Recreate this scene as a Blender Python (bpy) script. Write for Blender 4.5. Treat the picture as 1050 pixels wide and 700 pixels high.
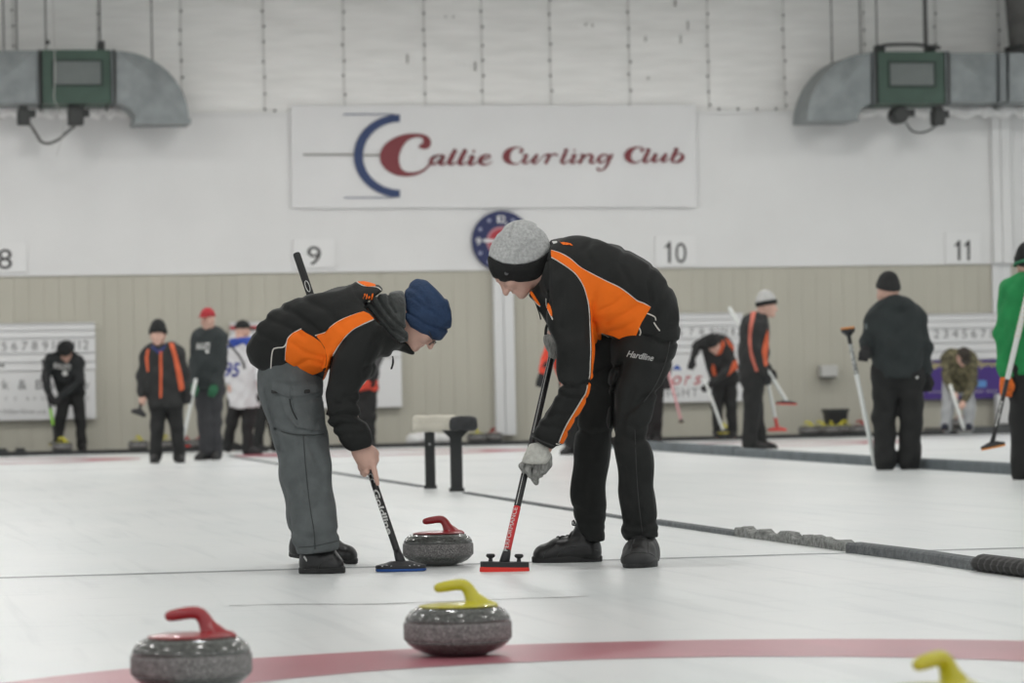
import bpy, bmesh, math, random
import numpy as np
from mathutils import Vector, Matrix
from mathutils.bvhtree import BVHTree

for o in list(bpy.data.objects):
    bpy.data.objects.remove(o)
SC = bpy.context.scene
COL = SC.collection
rng = np.random.default_rng(7)
random.seed(7)

# ------------------------------------------------------------------ camera
F_PX, H0, ROLL, CAM_H = 3550.0, 404.5, 0.0197, 0.685
PSI = math.atan(F_PX/17900.0)
PITCH = math.atan((H0-350.0)/F_PX)
CAM = np.array([0.0, 0.0, CAM_H])
RH = np.array([math.cos(PSI), -math.sin(PSI), 0.0])
FH = np.array([math.sin(PSI), math.cos(PSI), 0.0])
ZZ = np.array([0.0, 0.0, 1.0])
UV = -math.sin(PITCH)*FH + math.cos(PITCH)*ZZ
C_F = math.cos(PITCH)*FH + math.sin(PITCH)*ZZ
C_R = math.cos(ROLL)*RH - math.sin(ROLL)*UV
C_U = math.sin(ROLL)*RH + math.cos(ROLL)*UV
cam_d = bpy.data.cameras.new('camera')
cam = bpy.data.objects.new('camera', cam_d)
COL.objects.link(cam)
cam.matrix_world = Matrix(((C_R[0], C_U[0], -C_F[0], CAM[0]), (C_R[1], C_U[1], -C_F[1], CAM[1]),
                           (C_R[2], C_U[2], -C_F[2], CAM[2]), (0, 0, 0, 1)))
cam_d.sensor_width = 36.0
cam_d.lens = F_PX*36.0/1050.0
cam_d.clip_end = 200
cam_d.dof.use_dof = True
cam_d.dof.focus_distance = 13.6
cam_d.dof.aperture_fstop = 5.0
SC.camera = cam

# ------------------------------------------------------------------ world, lights, exposure
W = bpy.data.worlds.new('world'); SC.world = W; W.use_nodes = True
W.node_tree.nodes['Background'].inputs[0].default_value = (0.95, 0.98, 1.0, 1)
W.node_tree.nodes['Background'].inputs[1].default_value = 1.45
SC.view_settings.view_transform = 'Standard'
SC.view_settings.look = 'None'
SC.view_settings.exposure = -0.78
SC.view_settings.gamma = 1.0
SC.view_settings.use_curve_mapping = False
for iy in range(9):
    for ix in range(6):
        ld = bpy.data.lights.new('high_bay_lamp', 'AREA')
        ld.shape = 'DISK'; ld.size = 0.5 if iy < 7 else 1.6; ld.energy = 92.0 if iy < 7 else 190.0; ld.color = (1.0, 0.985, 0.96)
        lo = bpy.data.objects.new('high_bay_lamp', ld)
        lo.location = (-8.5 + ix*5.2, -4.0 + iy*5.8, 6.35)
        COL.objects.link(lo)

# ------------------------------------------------------------------ pixel / world helpers
def ray(px, py):
    u = px-525.0; v = 350.0-py
    return C_F + (u*C_R + v*C_U)/F_PX
def P(px, py, d): return CAM + ray(px, py)*d
def ground(px, py, z=0.0):
    r = ray(px, py); return CAM + r*((z-CAM_H)/r[2])
def on_y(px, py, Y):
    r = ray(px, py); return CAM + r*(Y/r[1])
def project(w):
    q = np.asarray(w)-CAM
    d = q@C_F
    return 525.0+F_PX*(q@C_R)/d, 350.0-F_PX*(q@C_U)/d

# ------------------------------------------------------------------ materials
MATS = {}
def mat(name, col, rough=0.6, var=0.0, vscale=8.0, bump=0.0, bscale=60.0, metal=0.0, spec=0.5, stretch=(1, 1, 1), coat=0.0, sheen=0.0, detail=4.0):
    if name in MATS: return MATS[name]
    m = bpy.data.materials.new(name); m.use_nodes = True
    nt = m.node_tree; b = nt.nodes['Principled BSDF']
    c = tuple(col)+(1,)
    b.inputs['Base Color'].default_value = c
    b.inputs['Roughness'].default_value = rough
    b.inputs['Metallic'].default_value = metal
    b.inputs['Specular IOR Level'].default_value = spec
    b.inputs['Coat Weight'].default_value = coat
    b.inputs['Sheen Weight'].default_value = sheen
    if var or bump:
        tc = nt.nodes.new('ShaderNodeTexCoord'); mp = nt.nodes.new('ShaderNodeMapping')
        mp.inputs['Scale'].default_value = stretch
        nt.links.new(tc.outputs['Object'], mp.inputs['Vector'])
    if var:
        n = nt.nodes.new('ShaderNodeTexNoise'); n.inputs['Scale'].default_value = vscale; n.inputs['Detail'].default_value = detail
        nt.links.new(mp.outputs[0], n.inputs['Vector'])
        r = nt.nodes.new('ShaderNodeValToRGB')
        r.color_ramp.elements[0].position = 0.3; r.color_ramp.elements[1].position = 0.7
        r.color_ramp.elements[0].color = tuple(max(0, x*(1-var)) for x in col)+(1,)
        r.color_ramp.elements[1].color = tuple(min(1, x*(1+var)) for x in col)+(1,)
        nt.links.new(n.outputs[0], r.inputs[0]); nt.links.new(r.outputs[0], b.inputs['Base Color'])
    if bump:
        n2 = nt.nodes.new('ShaderNodeTexNoise'); n2.inputs['Scale'].default_value = bscale; n2.inputs['Detail'].default_value = 4
        nt.links.new(mp.outputs[0], n2.inputs['Vector'])
        bp = nt.nodes.new('ShaderNodeBump'); bp.inputs['Strength'].default_value = bump; bp.inputs['Distance'].default_value = 0.01
        nt.links.new(n2.outputs[0], bp.inputs['Height']); nt.links.new(bp.outputs[0], b.inputs['Normal'])
    MATS[name] = m
    return m

# ------------------------------------------------------------------ objects
def link(o, parent=None):
    COL.objects.link(o)
    if parent is not None: o.parent = parent
    return o
def tag(o, label, cat=None, group=None, kind=None):
    if label: o['label'] = label
    if cat: o['category'] = cat
    if group: o['group'] = group
    if kind: o['kind'] = kind
    return o
def empty(name, loc):
    o = bpy.data.objects.new(name, None); o.empty_display_size = 0.1
    o.location = tuple(loc)
    return link(o)
def np_mesh(name, V, Q, m, smooth=True):
    me = bpy.data.meshes.new(name)
    V = np.asarray(V, np.float32)
    if isinstance(Q, np.ndarray):
        k = Q.shape[1]; n = len(Q)
        me.vertices.add(len(V)); me.vertices.foreach_set('co', V.ravel())
        me.loops.add(n*k); me.loops.foreach_set('vertex_index', Q.astype(np.int32).ravel())
        me.polygons.add(n); me.polygons.foreach_set('loop_start', np.arange(0, n*k, k, dtype=np.int32))
        me.polygons.foreach_set('loop_total', np.full(n, k, np.int32))
        me.update(calc_edges=True); me.validate()
    else:
        me.from_pydata([tuple(map(float, v)) for v in V], [], Q); me.update()
    if smooth: me.polygons.foreach_set('use_smooth', np.ones(len(me.polygons), bool))
    if m: me.materials.append(m)
    return me

class MB:
    """collects faces in world space, links them as one mesh object"""
    def __init__(s): s.v = []; s.f = []; s.n = 0
    def add(s, V, Fc):
        s.v.append(np.asarray(V, float)); s.f += [tuple(i+s.n for i in f) for f in Fc]; s.n += len(V); return s
    def hexa(s, c8):
        return s.add(c8, [(0, 3, 2, 1), (4, 5, 6, 7), (0, 1, 5, 4), (1, 2, 6, 5), (2, 3, 7, 6), (3, 0, 4, 7)])
    def box(s, lo, hi):
        x0, y0, z0 = lo; x1, y1, z1 = hi
        return s.hexa([(x0, y0, z0), (x1, y0, z0), (x1, y1, z0), (x0, y1, z0), (x0, y0, z1), (x1, y0, z1), (x1, y1, z1), (x0, y1, z1)])
    def obox(s, c, ax, ay, az, hx, hy, hz, bev=0.0):
        c, ax, ay, az = map(lambda a: np.asarray(a, float), (c, ax, ay, az))
        if not bev:
            return s.hexa([c+ax*hx*i+ay*hy*j+az*hz*k for k in (-1, 1) for i, j in ((-1, -1), (1, -1), (1, 1), (-1, 1))])
        rings = []
        prof = [(-hz, bev), (-hz+bev*.3, bev*.3), (-hz+bev, 0), (hz-bev, 0), (hz-bev*.3, bev*.3), (hz, bev)]
        for z, ins in prof:
            ring = []
            r = max(bev, 1e-4)
            for i, j in ((-1, -1), (1, -1), (1, 1), (-1, 1)):
                for t in range(4):
                    a0 = {(-1, -1): 180, (1, -1): 270, (1, 1): 0, (-1, 1): 90}[(i, j)]
                    a = math.radians(a0+t*30)
                    ring.append(c+ax*(i*(hx-r)+math.cos(a)*(r-ins*.999))+ay*(j*(hy-r)+math.sin(a)*(r-ins*.999))+az*z)
            rings.append(ring)
        return s.loft(rings, caps=True)
    def loft(s, rings, caps=True, closed=True):
        n = len(rings[0]); V = [p for r in rings for p in r]; Fc = []
        for i in range(len(rings)-1):
            for j in range(n if closed else n-1):
                k = (j+1) % n
                Fc.append((i*n+j, i*n+k, (i+1)*n+k, (i+1)*n+j))
        if caps: Fc += [tuple(range(n-1, -1, -1)), tuple((len(rings)-1)*n+j for j in range(n))]
        return s.add(V, Fc)
    def tube(s, pts, r, n=8, caps=True):
        pts = [np.asarray(p, float) for p in pts]
        rr = r if hasattr(r, '__len__') else [r]*len(pts)
        rings = []; ref = None
        for i, p in enumerate(pts):
            t = pts[min(i+1, len(pts)-1)]-pts[max(i-1, 0)]
            t = t/(np.linalg.norm(t)+1e-12)
            if ref is None: ref = np.array([0, 0, 1.]) if abs(t[2]) < .9 else np.array([1., 0, 0])
            a = np.cross(t, ref); a /= np.linalg.norm(a)+1e-12; b = np.cross(t, a); ref = -np.cross(t, a) if False else ref
            rings.append([p+(a*math.cos(2*math.pi*k/n)+b*math.sin(2*math.pi*k/n))*rr[i] for k in range(n)])
        return s.loft(rings, caps)
    def lathe(s, prof, c=(0, 0, 0), n=32, ax=(1, 0, 0), ay=(0, 1, 0), az=(0, 0, 1), caps=True):
        c, ax, ay, az = map(lambda a: np.asarray(a, float), (c, ax, ay, az))
        return s.loft([[c+az*z+(ax*math.cos(2*math.pi*k/n)+ay*math.sin(2*math.pi*k/n))*r for k in range(n)] for r, z in prof], caps)
    def prism(s, poly, off):
        poly = [np.asarray(p, float) for p in poly]; n = len(poly)
        return s.add(poly+[p+off for p in poly], [tuple(range(n-1, -1, -1)), tuple(range(n, 2*n))]+[(i, (i+1) % n, n+(i+1) % n, n+i) for i in range(n)])
    def build(s, name, m, parent=None, origin=None, smooth=False, label=None, cat=None, group=None, kind=None):
        V = np.concatenate(s.v)
        if parent is not None: origin = np.array(parent.location)
        elif origin is None: origin = np.array([(V[:, 0].min()+V[:, 0].max())/2, (V[:, 1].min()+V[:, 1].max())/2, V[:, 2].min()])
        if parent is not None and parent.parent is not None: origin = origin + np.array(parent.parent.location)
        me = np_mesh(name, V-origin, s.f, m, smooth)
        o = bpy.data.objects.new(name, me)
        if parent is None: o.location = tuple(origin)
        link(o, parent)
        return tag(o, label, cat, group, kind)

TXT = {}
def text2d(s, bold=0.0, shear=0.0, space=1.0, fine=False):
    """triangulated text, normalised so that cap height is 1 and x starts at 0"""
    key = (s, bold, shear, space, fine)
    if key in TXT: return TXT[key]
    cu = bpy.data.curves.new('t', 'FONT'); cu.body = s; cu.size = 1.0; cu.offset = bold; cu.shear = shear
    cu.space_character = space; cu.resolution_u = 4
    o = bpy.data.objects.new('t', cu); COL.objects.link(o)
    dg = bpy.context.evaluated_depsgraph_get()
    me = bpy.data.meshes.new_from_object(o.evaluated_get(dg))
    if fine:
        bm = bmesh.new(); bm.from_mesh(me); bmesh.ops.triangulate(bm, faces=bm.faces)
        for _ in range(3):
            lg = [q for q in bm.edges if q.calc_length() > .16]
            if lg: bmesh.ops.subdivide_edges(bm, edges=lg, cuts=1); bmesh.ops.triangulate(bm, faces=bm.faces)
        bm.to_mesh(me); bm.free()
    V = np.array([v.co[:2] for v in me.vertices]); Fc = [tuple(p.vertices) for p in me.polygons]
    bpy.data.objects.remove(o); bpy.data.meshes.remove(me)
    V = V/0.729
    V[:, 0] -= V[:, 0].min()
    TXT[key] = (V, Fc)
    return TXT[key]
def put_text(mb, s, fn, x, y, cap, width=None, align='c', bold=0.0, shear=0.0, space=1.0, ang=0.0):
    """letters laid out on a plane given by fn(px,py)->world; y is the baseline"""
    V, Fc = text2d(s, bold, shear, space)
    w = V[:, 0].max()
    sx = (width/w) if width else cap
    ox = {'c': -w*sx/2, 'l': 0, 'r': -w*sx}[align]
    ca, sa = math.cos(ang), math.sin(ang)
    pts = []
    for a, b in V:
        u = a*sx+ox; v = b*cap
        pts.append(fn(x+u*ca+v*sa, y+u*sa-v*ca))
    mb.add(pts, Fc)
    return mb
def letters(parent, name, items, fn, m, **k):
    """each character string of items (text, x, baseline, cap[, width]) becomes a part of its own"""
    for it in items:
        g = MB(); put_text(g, it[0], fn, it[1], it[2], it[3], it[4] if len(it) > 4 else None, **k)
        g.build(name, m, parent)
def catmull(pts, n=6, closed=False):
    p = [np.asarray(q, float) for q in pts]
    if len(p) < 3: return p
    out = []
    m = len(p)
    rngi = range(m) if closed else range(m-1)
    for i in rngi:
        if closed: a, b, c, d = p[i-1], p[i], p[(i+1) % m], p[(i+2) % m]
        else: a, b, c, d = p[max(i-1, 0)], p[i], p[i+1], p[min(i+2, m-1)]
        for t in range(n):
            t /= n
            out.append(.5*((2*b)+(-a+c)*t+(2*a-5*b+4*c-d)*t*t+(-a+3*b-3*c+d)*t**3))
    if not closed: out.append(p[-1])
    return out
def ribbon(mb, pts, fn, n=6):
    """pen stroke: pts of (x, y, width) on the plane fn"""
    q = catmull(pts, n); V = []
    for i, p in enumerate(q):
        t = q[min(i+1, len(q)-1)][:2]-q[max(i-1, 0)][:2]
        t = t/(np.linalg.norm(t)+1e-9); nn = np.array([-t[1], t[0]])*p[2]/2
        V += [fn(*(p[:2]+nn)), fn(*(p[:2]-nn))]
    mb.add(V, [(2*i, 2*i+1, 2*i+3, 2*i+2) for i in range(len(q)-1)])

# ------------------------------------------------------------------ implicit surfaces
def smin(a, b, k):
    if k <= 0: return np.minimum(a, b)
    h = np.maximum(k-np.abs(a-b), 0)/k
    return np.minimum(a, b)-h*h*k*.25
def cone(p, a, b, ra, rb, e=1.0):
    a = np.asarray(a, np.float32); b = np.asarray(b, np.float32)
    q = p-a; ab = b-a
    if e != 1.0:
        q = q*np.array([1, 1/e, 1], np.float32); ab = ab*np.array([1, 1/e, 1], np.float32)
    t = np.clip((q@ab)/max(float(ab@ab), 1e-9), 0, 1)
    q = q-t[:, None]*ab
    d = np.sqrt(np.einsum('ij,ij->i', q, q))-(ra+(rb-ra)*t)
    return d*min(1.0, e)
def ell(p, c, r, R=None):
    q = p-np.asarray(c, np.float32)
    if R is not None: q = q@np.asarray(R, np.float32).T
    r = np.asarray(r, np.float32)
    k0 = np.sqrt(((q/r)**2).sum(1)); k1 = np.sqrt(((q/(r*r))**2).sum(1))
    return np.where(k1 > 1e-6, k0*(k0-1)/np.maximum(k1, 1e-6), -r.min())
def rbox(p, c, h, R=None, rad=0.01):
    q = p-np.asarray(c, np.float32)
    if R is not None: q = q@np.asarray(R, np.float32).T
    q = np.abs(q)-(np.asarray(h, np.float32)-rad)
    return np.sqrt((np.maximum(q, 0)**2).sum(1))+np.minimum(q.max(1), 0)-rad
def half(p, c, n):
    return (p-np.asarray(c, np.float32))@np.asarray(n, np.float32)
def poly_sd(px, py, poly):
    poly = np.asarray(poly, float); n = len(poly)
    d = np.full(px.shape, 1e9); ins = np.zeros(px.shape, bool)
    for i in range(n):
        a = poly[i]; b = poly[(i+1) % n]; e = b-a
        wx = px-a[0]; wy = py-a[1]
        t = np.clip((wx*e[0]+wy*e[1])/max(e@e, 1e-9), 0, 1)
        d = np.minimum(d, (wx-e[0]*t)**2+(wy-e[1]*t)**2)
        c = (a[1] > py) != (b[1] > py)
        if abs(b[1]-a[1]) > 1e-9:
            ins ^= c & (px < (b[0]-a[0])*(py-a[1])/(b[1]-a[1])+a[0])
    d = np.sqrt(d)
    return np.where(ins, -d, d)
def line_d(px, py, pl):
    d = np.full(px.shape, 1e9)
    for i in range(len(pl)-1):
        a = np.asarray(pl[i], float); e = np.asarray(pl[i+1], float)-a
        wx = px-a[0]; wy = py-a[1]
        t = np.clip((wx*e[0]+wy*e[1])/max(e@e, 1e-9), 0, 1)
        d = np.minimum(d, (wx-e[0]*t)**2+(wy-e[1]*t)**2)
    return np.sqrt(d)

class Frame:
    """a person's own axes: screen right, away, up; origin on the floor"""
    def __init__(s, O, d0):
        s.O = np.asarray(O, float); s.d0 = d0; s.s = F_PX/d0
        s.M = np.array([RH, FH, ZZ])
        s.cam = s.M@(CAM-s.O)
    def L(s, px, py, dy=0.0): return s.M@(P(px, py, s.d0+dy)-s.O)
    def px(s, p): return project(np.asarray(p)@s.M+s.O)
    def dirL(s, px, py): return s.M@ray(px, py)

class Sdf:
    def __init__(s): s.ops = []; s.post = []
    def u(s, fn, k=0.02, bb=None): s.ops.append(('u', fn, k)); return s
    def sub(s, fn, k=0.005): s.ops.append(('s', fn, k)); return s
    def cut(s, fn, k=0.0): s.ops.append(('i', fn, k)); return s
    def cone(s, a, b, ra, rb=None, k=0.03, e=1.0):
        rb = ra if rb is None else rb
        return s.u(lambda p: cone(p, a, b, ra, rb, e), k)
    def chain(s, pts, rs, k=0.03, e=1.0):
        for i in range(len(pts)-1): s.cone(pts[i], pts[i+1], rs[i], rs[i+1], k, e)
        return s
    def ell(s, c, r, R=None, k=0.02): return s.u(lambda p: ell(p, c, r, R), k)
    def __call__(s, p):
        d = None
        for op, fn, k in s.ops:
            v = fn(p).astype(np.float32)
            if d is None: d = v
            elif op == 'u': d = smin(d, v, k)
            elif op == 's': d = -smin(-d, v, k)
            else: d = -smin(-d, -v, k)
        return d
    def bounds(s, pts, pad):
        pts = np.asarray(pts); return pts.min(0)-pad, pts.max(0)+pad

def mesh_sdf(f, lo, hi, h, smooth=1):
    lo = np.asarray(lo, float); hi = np.asarray(hi, float)
    B = 6
    n = np.maximum(np.ceil((hi-lo)/h/B).astype(int), 1)
    N = n*B+1
    # coarse pass on block centres
    ii = np.stack(np.meshgrid(*[np.arange(k) for k in n], indexing='ij'), -1).reshape(-1, 3)
    cc = (lo+(ii+.5)*B*h).astype(np.float32)
    dc = f(cc)
    act = np.abs(dc) < B*h*0.5*1.9+h
    D = np.repeat(np.repeat(np.repeat(np.where(dc < 0, -1., 1.).reshape(n).astype(np.float32), B, 0), B, 1), B, 2)
    D = np.pad(D, ((0, 1), (0, 1), (0, 1)), mode='edge')
    loc = np.stack(np.meshgrid(*[np.arange(B+1)]*3, indexing='ij'), -1).reshape(-1, 3)
    ai = ii[act]
    idx = (ai[:, None, :]*B+loc[None]).reshape(-1, 3)
    flat = np.unique((idx[:, 0]*N[1]+idx[:, 1])*N[2]+idx[:, 2])
    g = np.stack([flat//(N[1]*N[2]), (flat//N[2]) % N[1], flat % N[2]], -1)
    for a in range(0, len(g), 400000):
        q = g[a:a+400000]
        D[q[:, 0], q[:, 1], q[:, 2]] = f((lo+q*h).astype(np.float32))
    S = D < 0
    c8 = [(i, j, k) for i in (0, 1) for j in (0, 1) for k in (0, 1)]
    cnt = np.zeros(tuple(N-1), np.int8)
    for i, j, k in c8: cnt += S[i:N[0]-1+i, j:N[1]-1+j, k:N[2]-1+k]
    cell = np.argwhere((cnt > 0) & (cnt < 8))
    acc = np.zeros((len(cell), 3)); num = np.zeros(len(cell))
    val = {c: D[cell[:, 0]+c[0], cell[:, 1]+c[1], cell[:, 2]+c[2]] for c in c8}
    for c in c8:
        for ax in range(3):
            if c[ax]: continue
            e = list(c); e[ax] = 1; e = tuple(e)
            a = val[c]; b = val[e]; x = (a < 0) != (b < 0)
            t = np.where(x, a/np.where(x, a-b, 1), 0)
            w = x.astype(float)
            for q in range(3): acc[:, q] += w*(c[q]+(t if q == ax else 0))
            num += w
    V = lo+(cell+acc/num[:, None])*h
    idm = np.full(tuple(N-1), -1, np.int64); idm[cell[:, 0], cell[:, 1], cell[:, 2]] = np.arange(len(cell))
    Q = []
    for ax in range(3):
        sl0 = [slice(None)]*3; sl1 = [slice(None)]*3
        sl0[ax] = slice(0, -1); sl1[ax] = slice(1, None)
        x = S[tuple(sl0)] != S[tuple(sl1)]
        e = np.argwhere(x)
        b, c = (ax+1) % 3, (ax+2) % 3
        ok = (e[:, b] > 0) & (e[:, c] > 0) & (e[:, b] < N[b]-1) & (e[:, c] < N[c]-1)
        e = e[ok]
        ins = S[e[:, 0], e[:, 1], e[:, 2]]
        def cid(db, dc_):
            q = e.copy(); q[:, b] += db; q[:, c] += dc_
            return idm[q[:, 0], q[:, 1], q[:, 2]]
        quad = np.stack([cid(-1, -1), cid(0, -1), cid(0, 0), cid(-1, 0)], 1)
        quad[~ins] = quad[~ins][:, ::-1]
        Q.append(quad)
    Q = np.concatenate(Q); Q = Q[(Q >= 0).all(1)]
    for _ in range(smooth):
        s = np.zeros_like(V); k = np.zeros(len(V))
        for i in range(4):
            a = Q[:, i]; b = Q[:, (i+1) % 4]
            for q in range(3):
                s[:, q] += np.bincount(a, V[b, q], len(V))+np.bincount(b, V[a, q], len(V))
            k += np.bincount(a, minlength=len(V))+np.bincount(b, minlength=len(V))
        k = np.maximum(k, 1)
        V = V*.5+.5*s/k[:, None]
    return V, Q
def normals(V, Q):
    n = np.cross(V[Q[:, 2]]-V[Q[:, 0]], V[Q[:, 3]]-V[Q[:, 1]])
    out = np.zeros_like(V)
    for i in range(4):
        for q in range(3): out[:, q] += np.bincount(Q[:, i], n[:, q], len(V))
    return out/np.maximum(np.linalg.norm(out, axis=1, keepdims=True), 1e-12)

class Piece:
    """one garment / body mesh grown from an Sdf in a person's frame"""
    def __init__(s, fr, name, V, Q, m, parent):
        s.fr = fr; s.V = V; s.Q = Q
        me = np_mesh(name, V, Q, m)
        s.o = bpy.data.objects.new(name, me)
        if parent is None:
            a = fr.M.T
            s.o.matrix_world = Matrix([[a[0, 0], a[0, 1], a[0, 2], fr.O[0]], [a[1, 0], a[1, 1], a[1, 2], fr.O[1]], [a[2, 0], a[2, 1], a[2, 2], fr.O[2]], [0, 0, 0, 1]])
        link(s.o, parent)
        s._b = None; s._n = None
    def bvh(s):
        if s._b is None: s._b = BVHTree.FromPolygons([tuple(v) for v in s.V.tolist()], s.Q.tolist())
        return s._b
    def nrm(s):
        if s._n is None: s._n = normals(s.V, s.Q)
        return s._n
    def hit(s, px, py, off=0.0):
        d = s.fr.dirL(px, py); d = d/np.linalg.norm(d)
        h = s.bvh().ray_cast(Vector(s.fr.cam), Vector(d))
        if h[0] is None: return None
        return np.array(h[0])-d*off
    def child_mesh(s, name, V, Fc, m, smooth=True, label=None, parent=None):
        o = bpy.data.objects.new(name, np_mesh(name, V, Fc, m, smooth))
        link(o, s.o if parent is None else parent)
        if label: o['label'] = label
        return o
    def panel(s, name, poly, m, off=0.003, label=None, parent=None, side=-1):
        """the piece of this garment inside an outline on its near side, as a thin overlay of its own"""
        N = s.nrm(); X, Y = s.fr.px(s.V)
        sd = poly_sd(X, Y, poly)
        view = s.V-s.fr.cam; view /= np.linalg.norm(view, axis=1, keepdims=True)
        facing = (N*view).sum(1) < 0.35
        # nearest surface only
        VV = []; FF = []; ids = {}
        def vid(key, fn):
            if key not in ids: ids[key] = len(VV); VV.append(fn())
            return ids[key]
        W_ = s.V+N*off
        good = facing[s.Q].all(1) & (sd[s.Q].min(1) < 0)
        if side:
            cen = s.V[s.Q[good]].mean(1)
            keep = np.zeros(len(cen), bool); bv = s.bvh(); c = Vector(s.fr.cam)
            for i, q in enumerate(cen):
                dv = Vector(q)-c; L_ = dv.length
                h = bv.ray_cast(c, dv/L_)
                keep[i] = h[0] is None or h[3] > L_-0.025
            gi = np.where(good)[0][keep]
        else: gi = np.where(good)[0]
        for qi in gi:
            q = s.Q[qi]
            loop = []
            for i in range(4):
                a, b = int(q[i]), int(q[(i+1) % 4])
                if sd[a] < 0: loop.append(vid(a, lambda a=a: W_[a]))
                if (sd[a] < 0) != (sd[b] < 0):
                    t = sd[a]/(sd[a]-sd[b]); lo, hi = min(a, b), max(a, b)
                    loop.append(vid((lo, hi), lambda a=a, b=b, t=t: W_[a]*(1-t)+W_[b]*t))
            if len(loop) > 2: FF.append(loop)
        if not FF: return None
        par = list(range(len(VV)))
        def root(i):
            while par[i] != i: par[i] = par[par[i]]; i = par[i]
            return i
        for l in FF:
            for i in l[1:]: par[root(i)] = root(l[0])
        cnt = {}
        for l in FF: cnt[root(l[0])] = cnt.get(root(l[0]), 0)+1
        mx = max(cnt, key=cnt.get); FF = [l for l in FF if root(l[0]) == mx]
        used = sorted({i for l in FF for i in l}); mp = {v: i for i, v in enumerate(used)}
        return s.child_mesh(name, np.array([VV[i] for i in used]), [[mp[i] for i in l] for l in FF], m, True, label, parent)
    def seam(s, name, pl, m, r=0.003, n=5, label=None, parent=None, off=0.001, closed=False, jump=0.08):
        pts = catmull(pl, n, closed)
        if closed: pts.append(pts[0])
        runs = [[]]
        for q in pts:
            h = s.hit(q[0], q[1], off)
            if h is None or (runs[-1] and np.linalg.norm(h-runs[-1][-1]) > jump):
                if runs[-1]: runs.append([])
            if h is not None: runs[-1].append(h)
        mb = MB()
        for rn in runs:
            if len(rn) > 1: mb.tube(rn, r, 6)
        if mb.n == 0: return None
        return s.child_mesh(name, np.concatenate(mb.v), mb.f, m, True, label, parent)
    def lettering(s, name, txt, x, y, cap, width, ang, m, bold=0.01, shear=0.2, label=None, align='l', off=0.003):
        V, Fc = text2d(txt, bold, shear, fine=True)
        w = V[:, 0].max(); sx = width/w; ca, sa = math.cos(ang), math.sin(ang); out = []; last = None
        ox = {'l': 0, 'c': -width/2}[align]
        for a, b in V:
            u = a*sx+ox; v = b*cap
            h = s.hit(x+u*ca+v*sa, y+u*sa-v*ca, off)
            if h is None: h = last if last is not None else s.fr.L(x, y)
            last = h; out.append(h)
        return s.child_mesh(name, np.array(out), Fc, m, False, label)

# ================================================================== SETTING
WALL_Y, WALK_Y, WALK_Z = 48.2, 46.6, 0.035
def onw(px, py, off=0.0): return on_y(px, py, WALL_Y-off)
def wx(px): return onw(px, 300)[0]
def wz(py, px=525): return onw(px, py)[2]

M_ICE = mat('ice', (0.80, 0.82, 0.815), 0.3)
def ice_nodes():
    nt = M_ICE.node_tree; b = nt.nodes['Principled BSDF']
    b.inputs['IOR'].default_value = 1.31
    tc = nt.nodes.new('ShaderNodeTexCoord')
    def noise(scale, st, detail=5, dist=0.0, rot=0.0):
        mp = nt.nodes.new('ShaderNodeMapping'); mp.inputs['Scale'].default_value = st; mp.inputs['Rotation'].default_value = (0, 0, rot)
        n = nt.nodes.new('ShaderNodeTexNoise'); n.inputs['Scale'].default_value = scale; n.inputs['Detail'].default_value = detail; n.inputs['Distortion'].default_value = dist
        nt.links.new(tc.outputs['Object'], mp.inputs[0]); nt.links.new(mp.outputs[0], n.inputs[0]); return n
    a = noise(1.3, (1.0, 0.35, 1), 6); c = noise(2.2, (4.5, 0.22, 1), 5, 0.6, 0.25); e = noise(260, (1, 1, 1), 2)
    k = noise(5.0, (0.5, 3.0, 1), 3, 1.0, -0.5)
    def ramp(n, p0, p1, c0, c1):
        r = nt.nodes.new('ShaderNodeValToRGB'); r.color_ramp.elements[0].position = p0; r.color_ramp.elements[1].position = p1
        r.color_ramp.elements[0].color = c0+(1,); r.color_ramp.elements[1].color = c1+(1,); nt.links.new(n.outputs[0], r.inputs[0]); return r
    r1 = ramp(a, .3, .7, (0.70, 0.73, 0.732), (0.775, 0.79, 0.788))
    r2 = ramp(c, .34, .46, (0.925, 0.93, 0.935), (1, 1, 1))
    r3 = ramp(k, .30, .40, (0.93, 0.935, 0.94), (1, 1, 1))
    def mul(x, y):
        m = nt.nodes.new('ShaderNodeMix'); m.data_type = 'RGBA'; m.blend_type = 'MULTIPLY'; m.inputs[0].default_value = 1
        nt.links.new(x, m.inputs[6]); nt.links.new(y, m.inputs[7]); return m.outputs[2]
    nt.links.new(mul(mul(r1.outputs[0], r2.outputs[0]), r3.outputs[0]), b.inputs['Base Color'])
    bp = nt.nodes.new('ShaderNodeBump'); bp.inputs['Strength'].default_value = 0.12; bp.inputs['Distance'].default_value = 0.004
    nt.links.new(e.outputs[0], bp.inputs['Height']); nt.links.new(bp.outputs[0], b.inputs['Normal'])
ice_nodes()
M_WHITE = mat('wall_white', (0.74, 0.745, 0.74), 0.6, 0.03, 0.9)
M_TAN = mat('tan_siding', (0.475, 0.46, 0.39), 0.6, 0.04, 1.4, stretch=(1, 1, .3))
M_INS = mat('insulation_facing', (0.82, 0.82, 0.80), 0.45, 0.05, 3.0, 0.5, 6.0, stretch=(.5, 1, 4))
M_INSW = mat('bright_insulation', (0.9, 0.9, 0.89), 0.6, 0.12, 9.0, 0.5, 14)
M_DARK = mat('dark_rubber', (0.022, 0.023, 0.024), 0.7, 0.2, 10)
M_CURB = mat('grey_walkway_edge', (0.075, 0.08, 0.082), 0.7, 0.2, 6)
M_CARPET = mat('walkway_carpet', (0.16, 0.16, 0.155), 0.9, 0.15, 12)
M_CEIL = mat('ceiling_white', (0.62, 0.62, 0.6), 0.7, 0.04, 2)
M_RED_ICE = mat('red_ice_paint', (0.43, 0.15, 0.185), 0.3, 0.14, 2.5, stretch=(1, .4, 1))
M_LINE = mat('line_paint', (0.20, 0.215, 0.23), 0.35, 0.25, 9)
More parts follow.
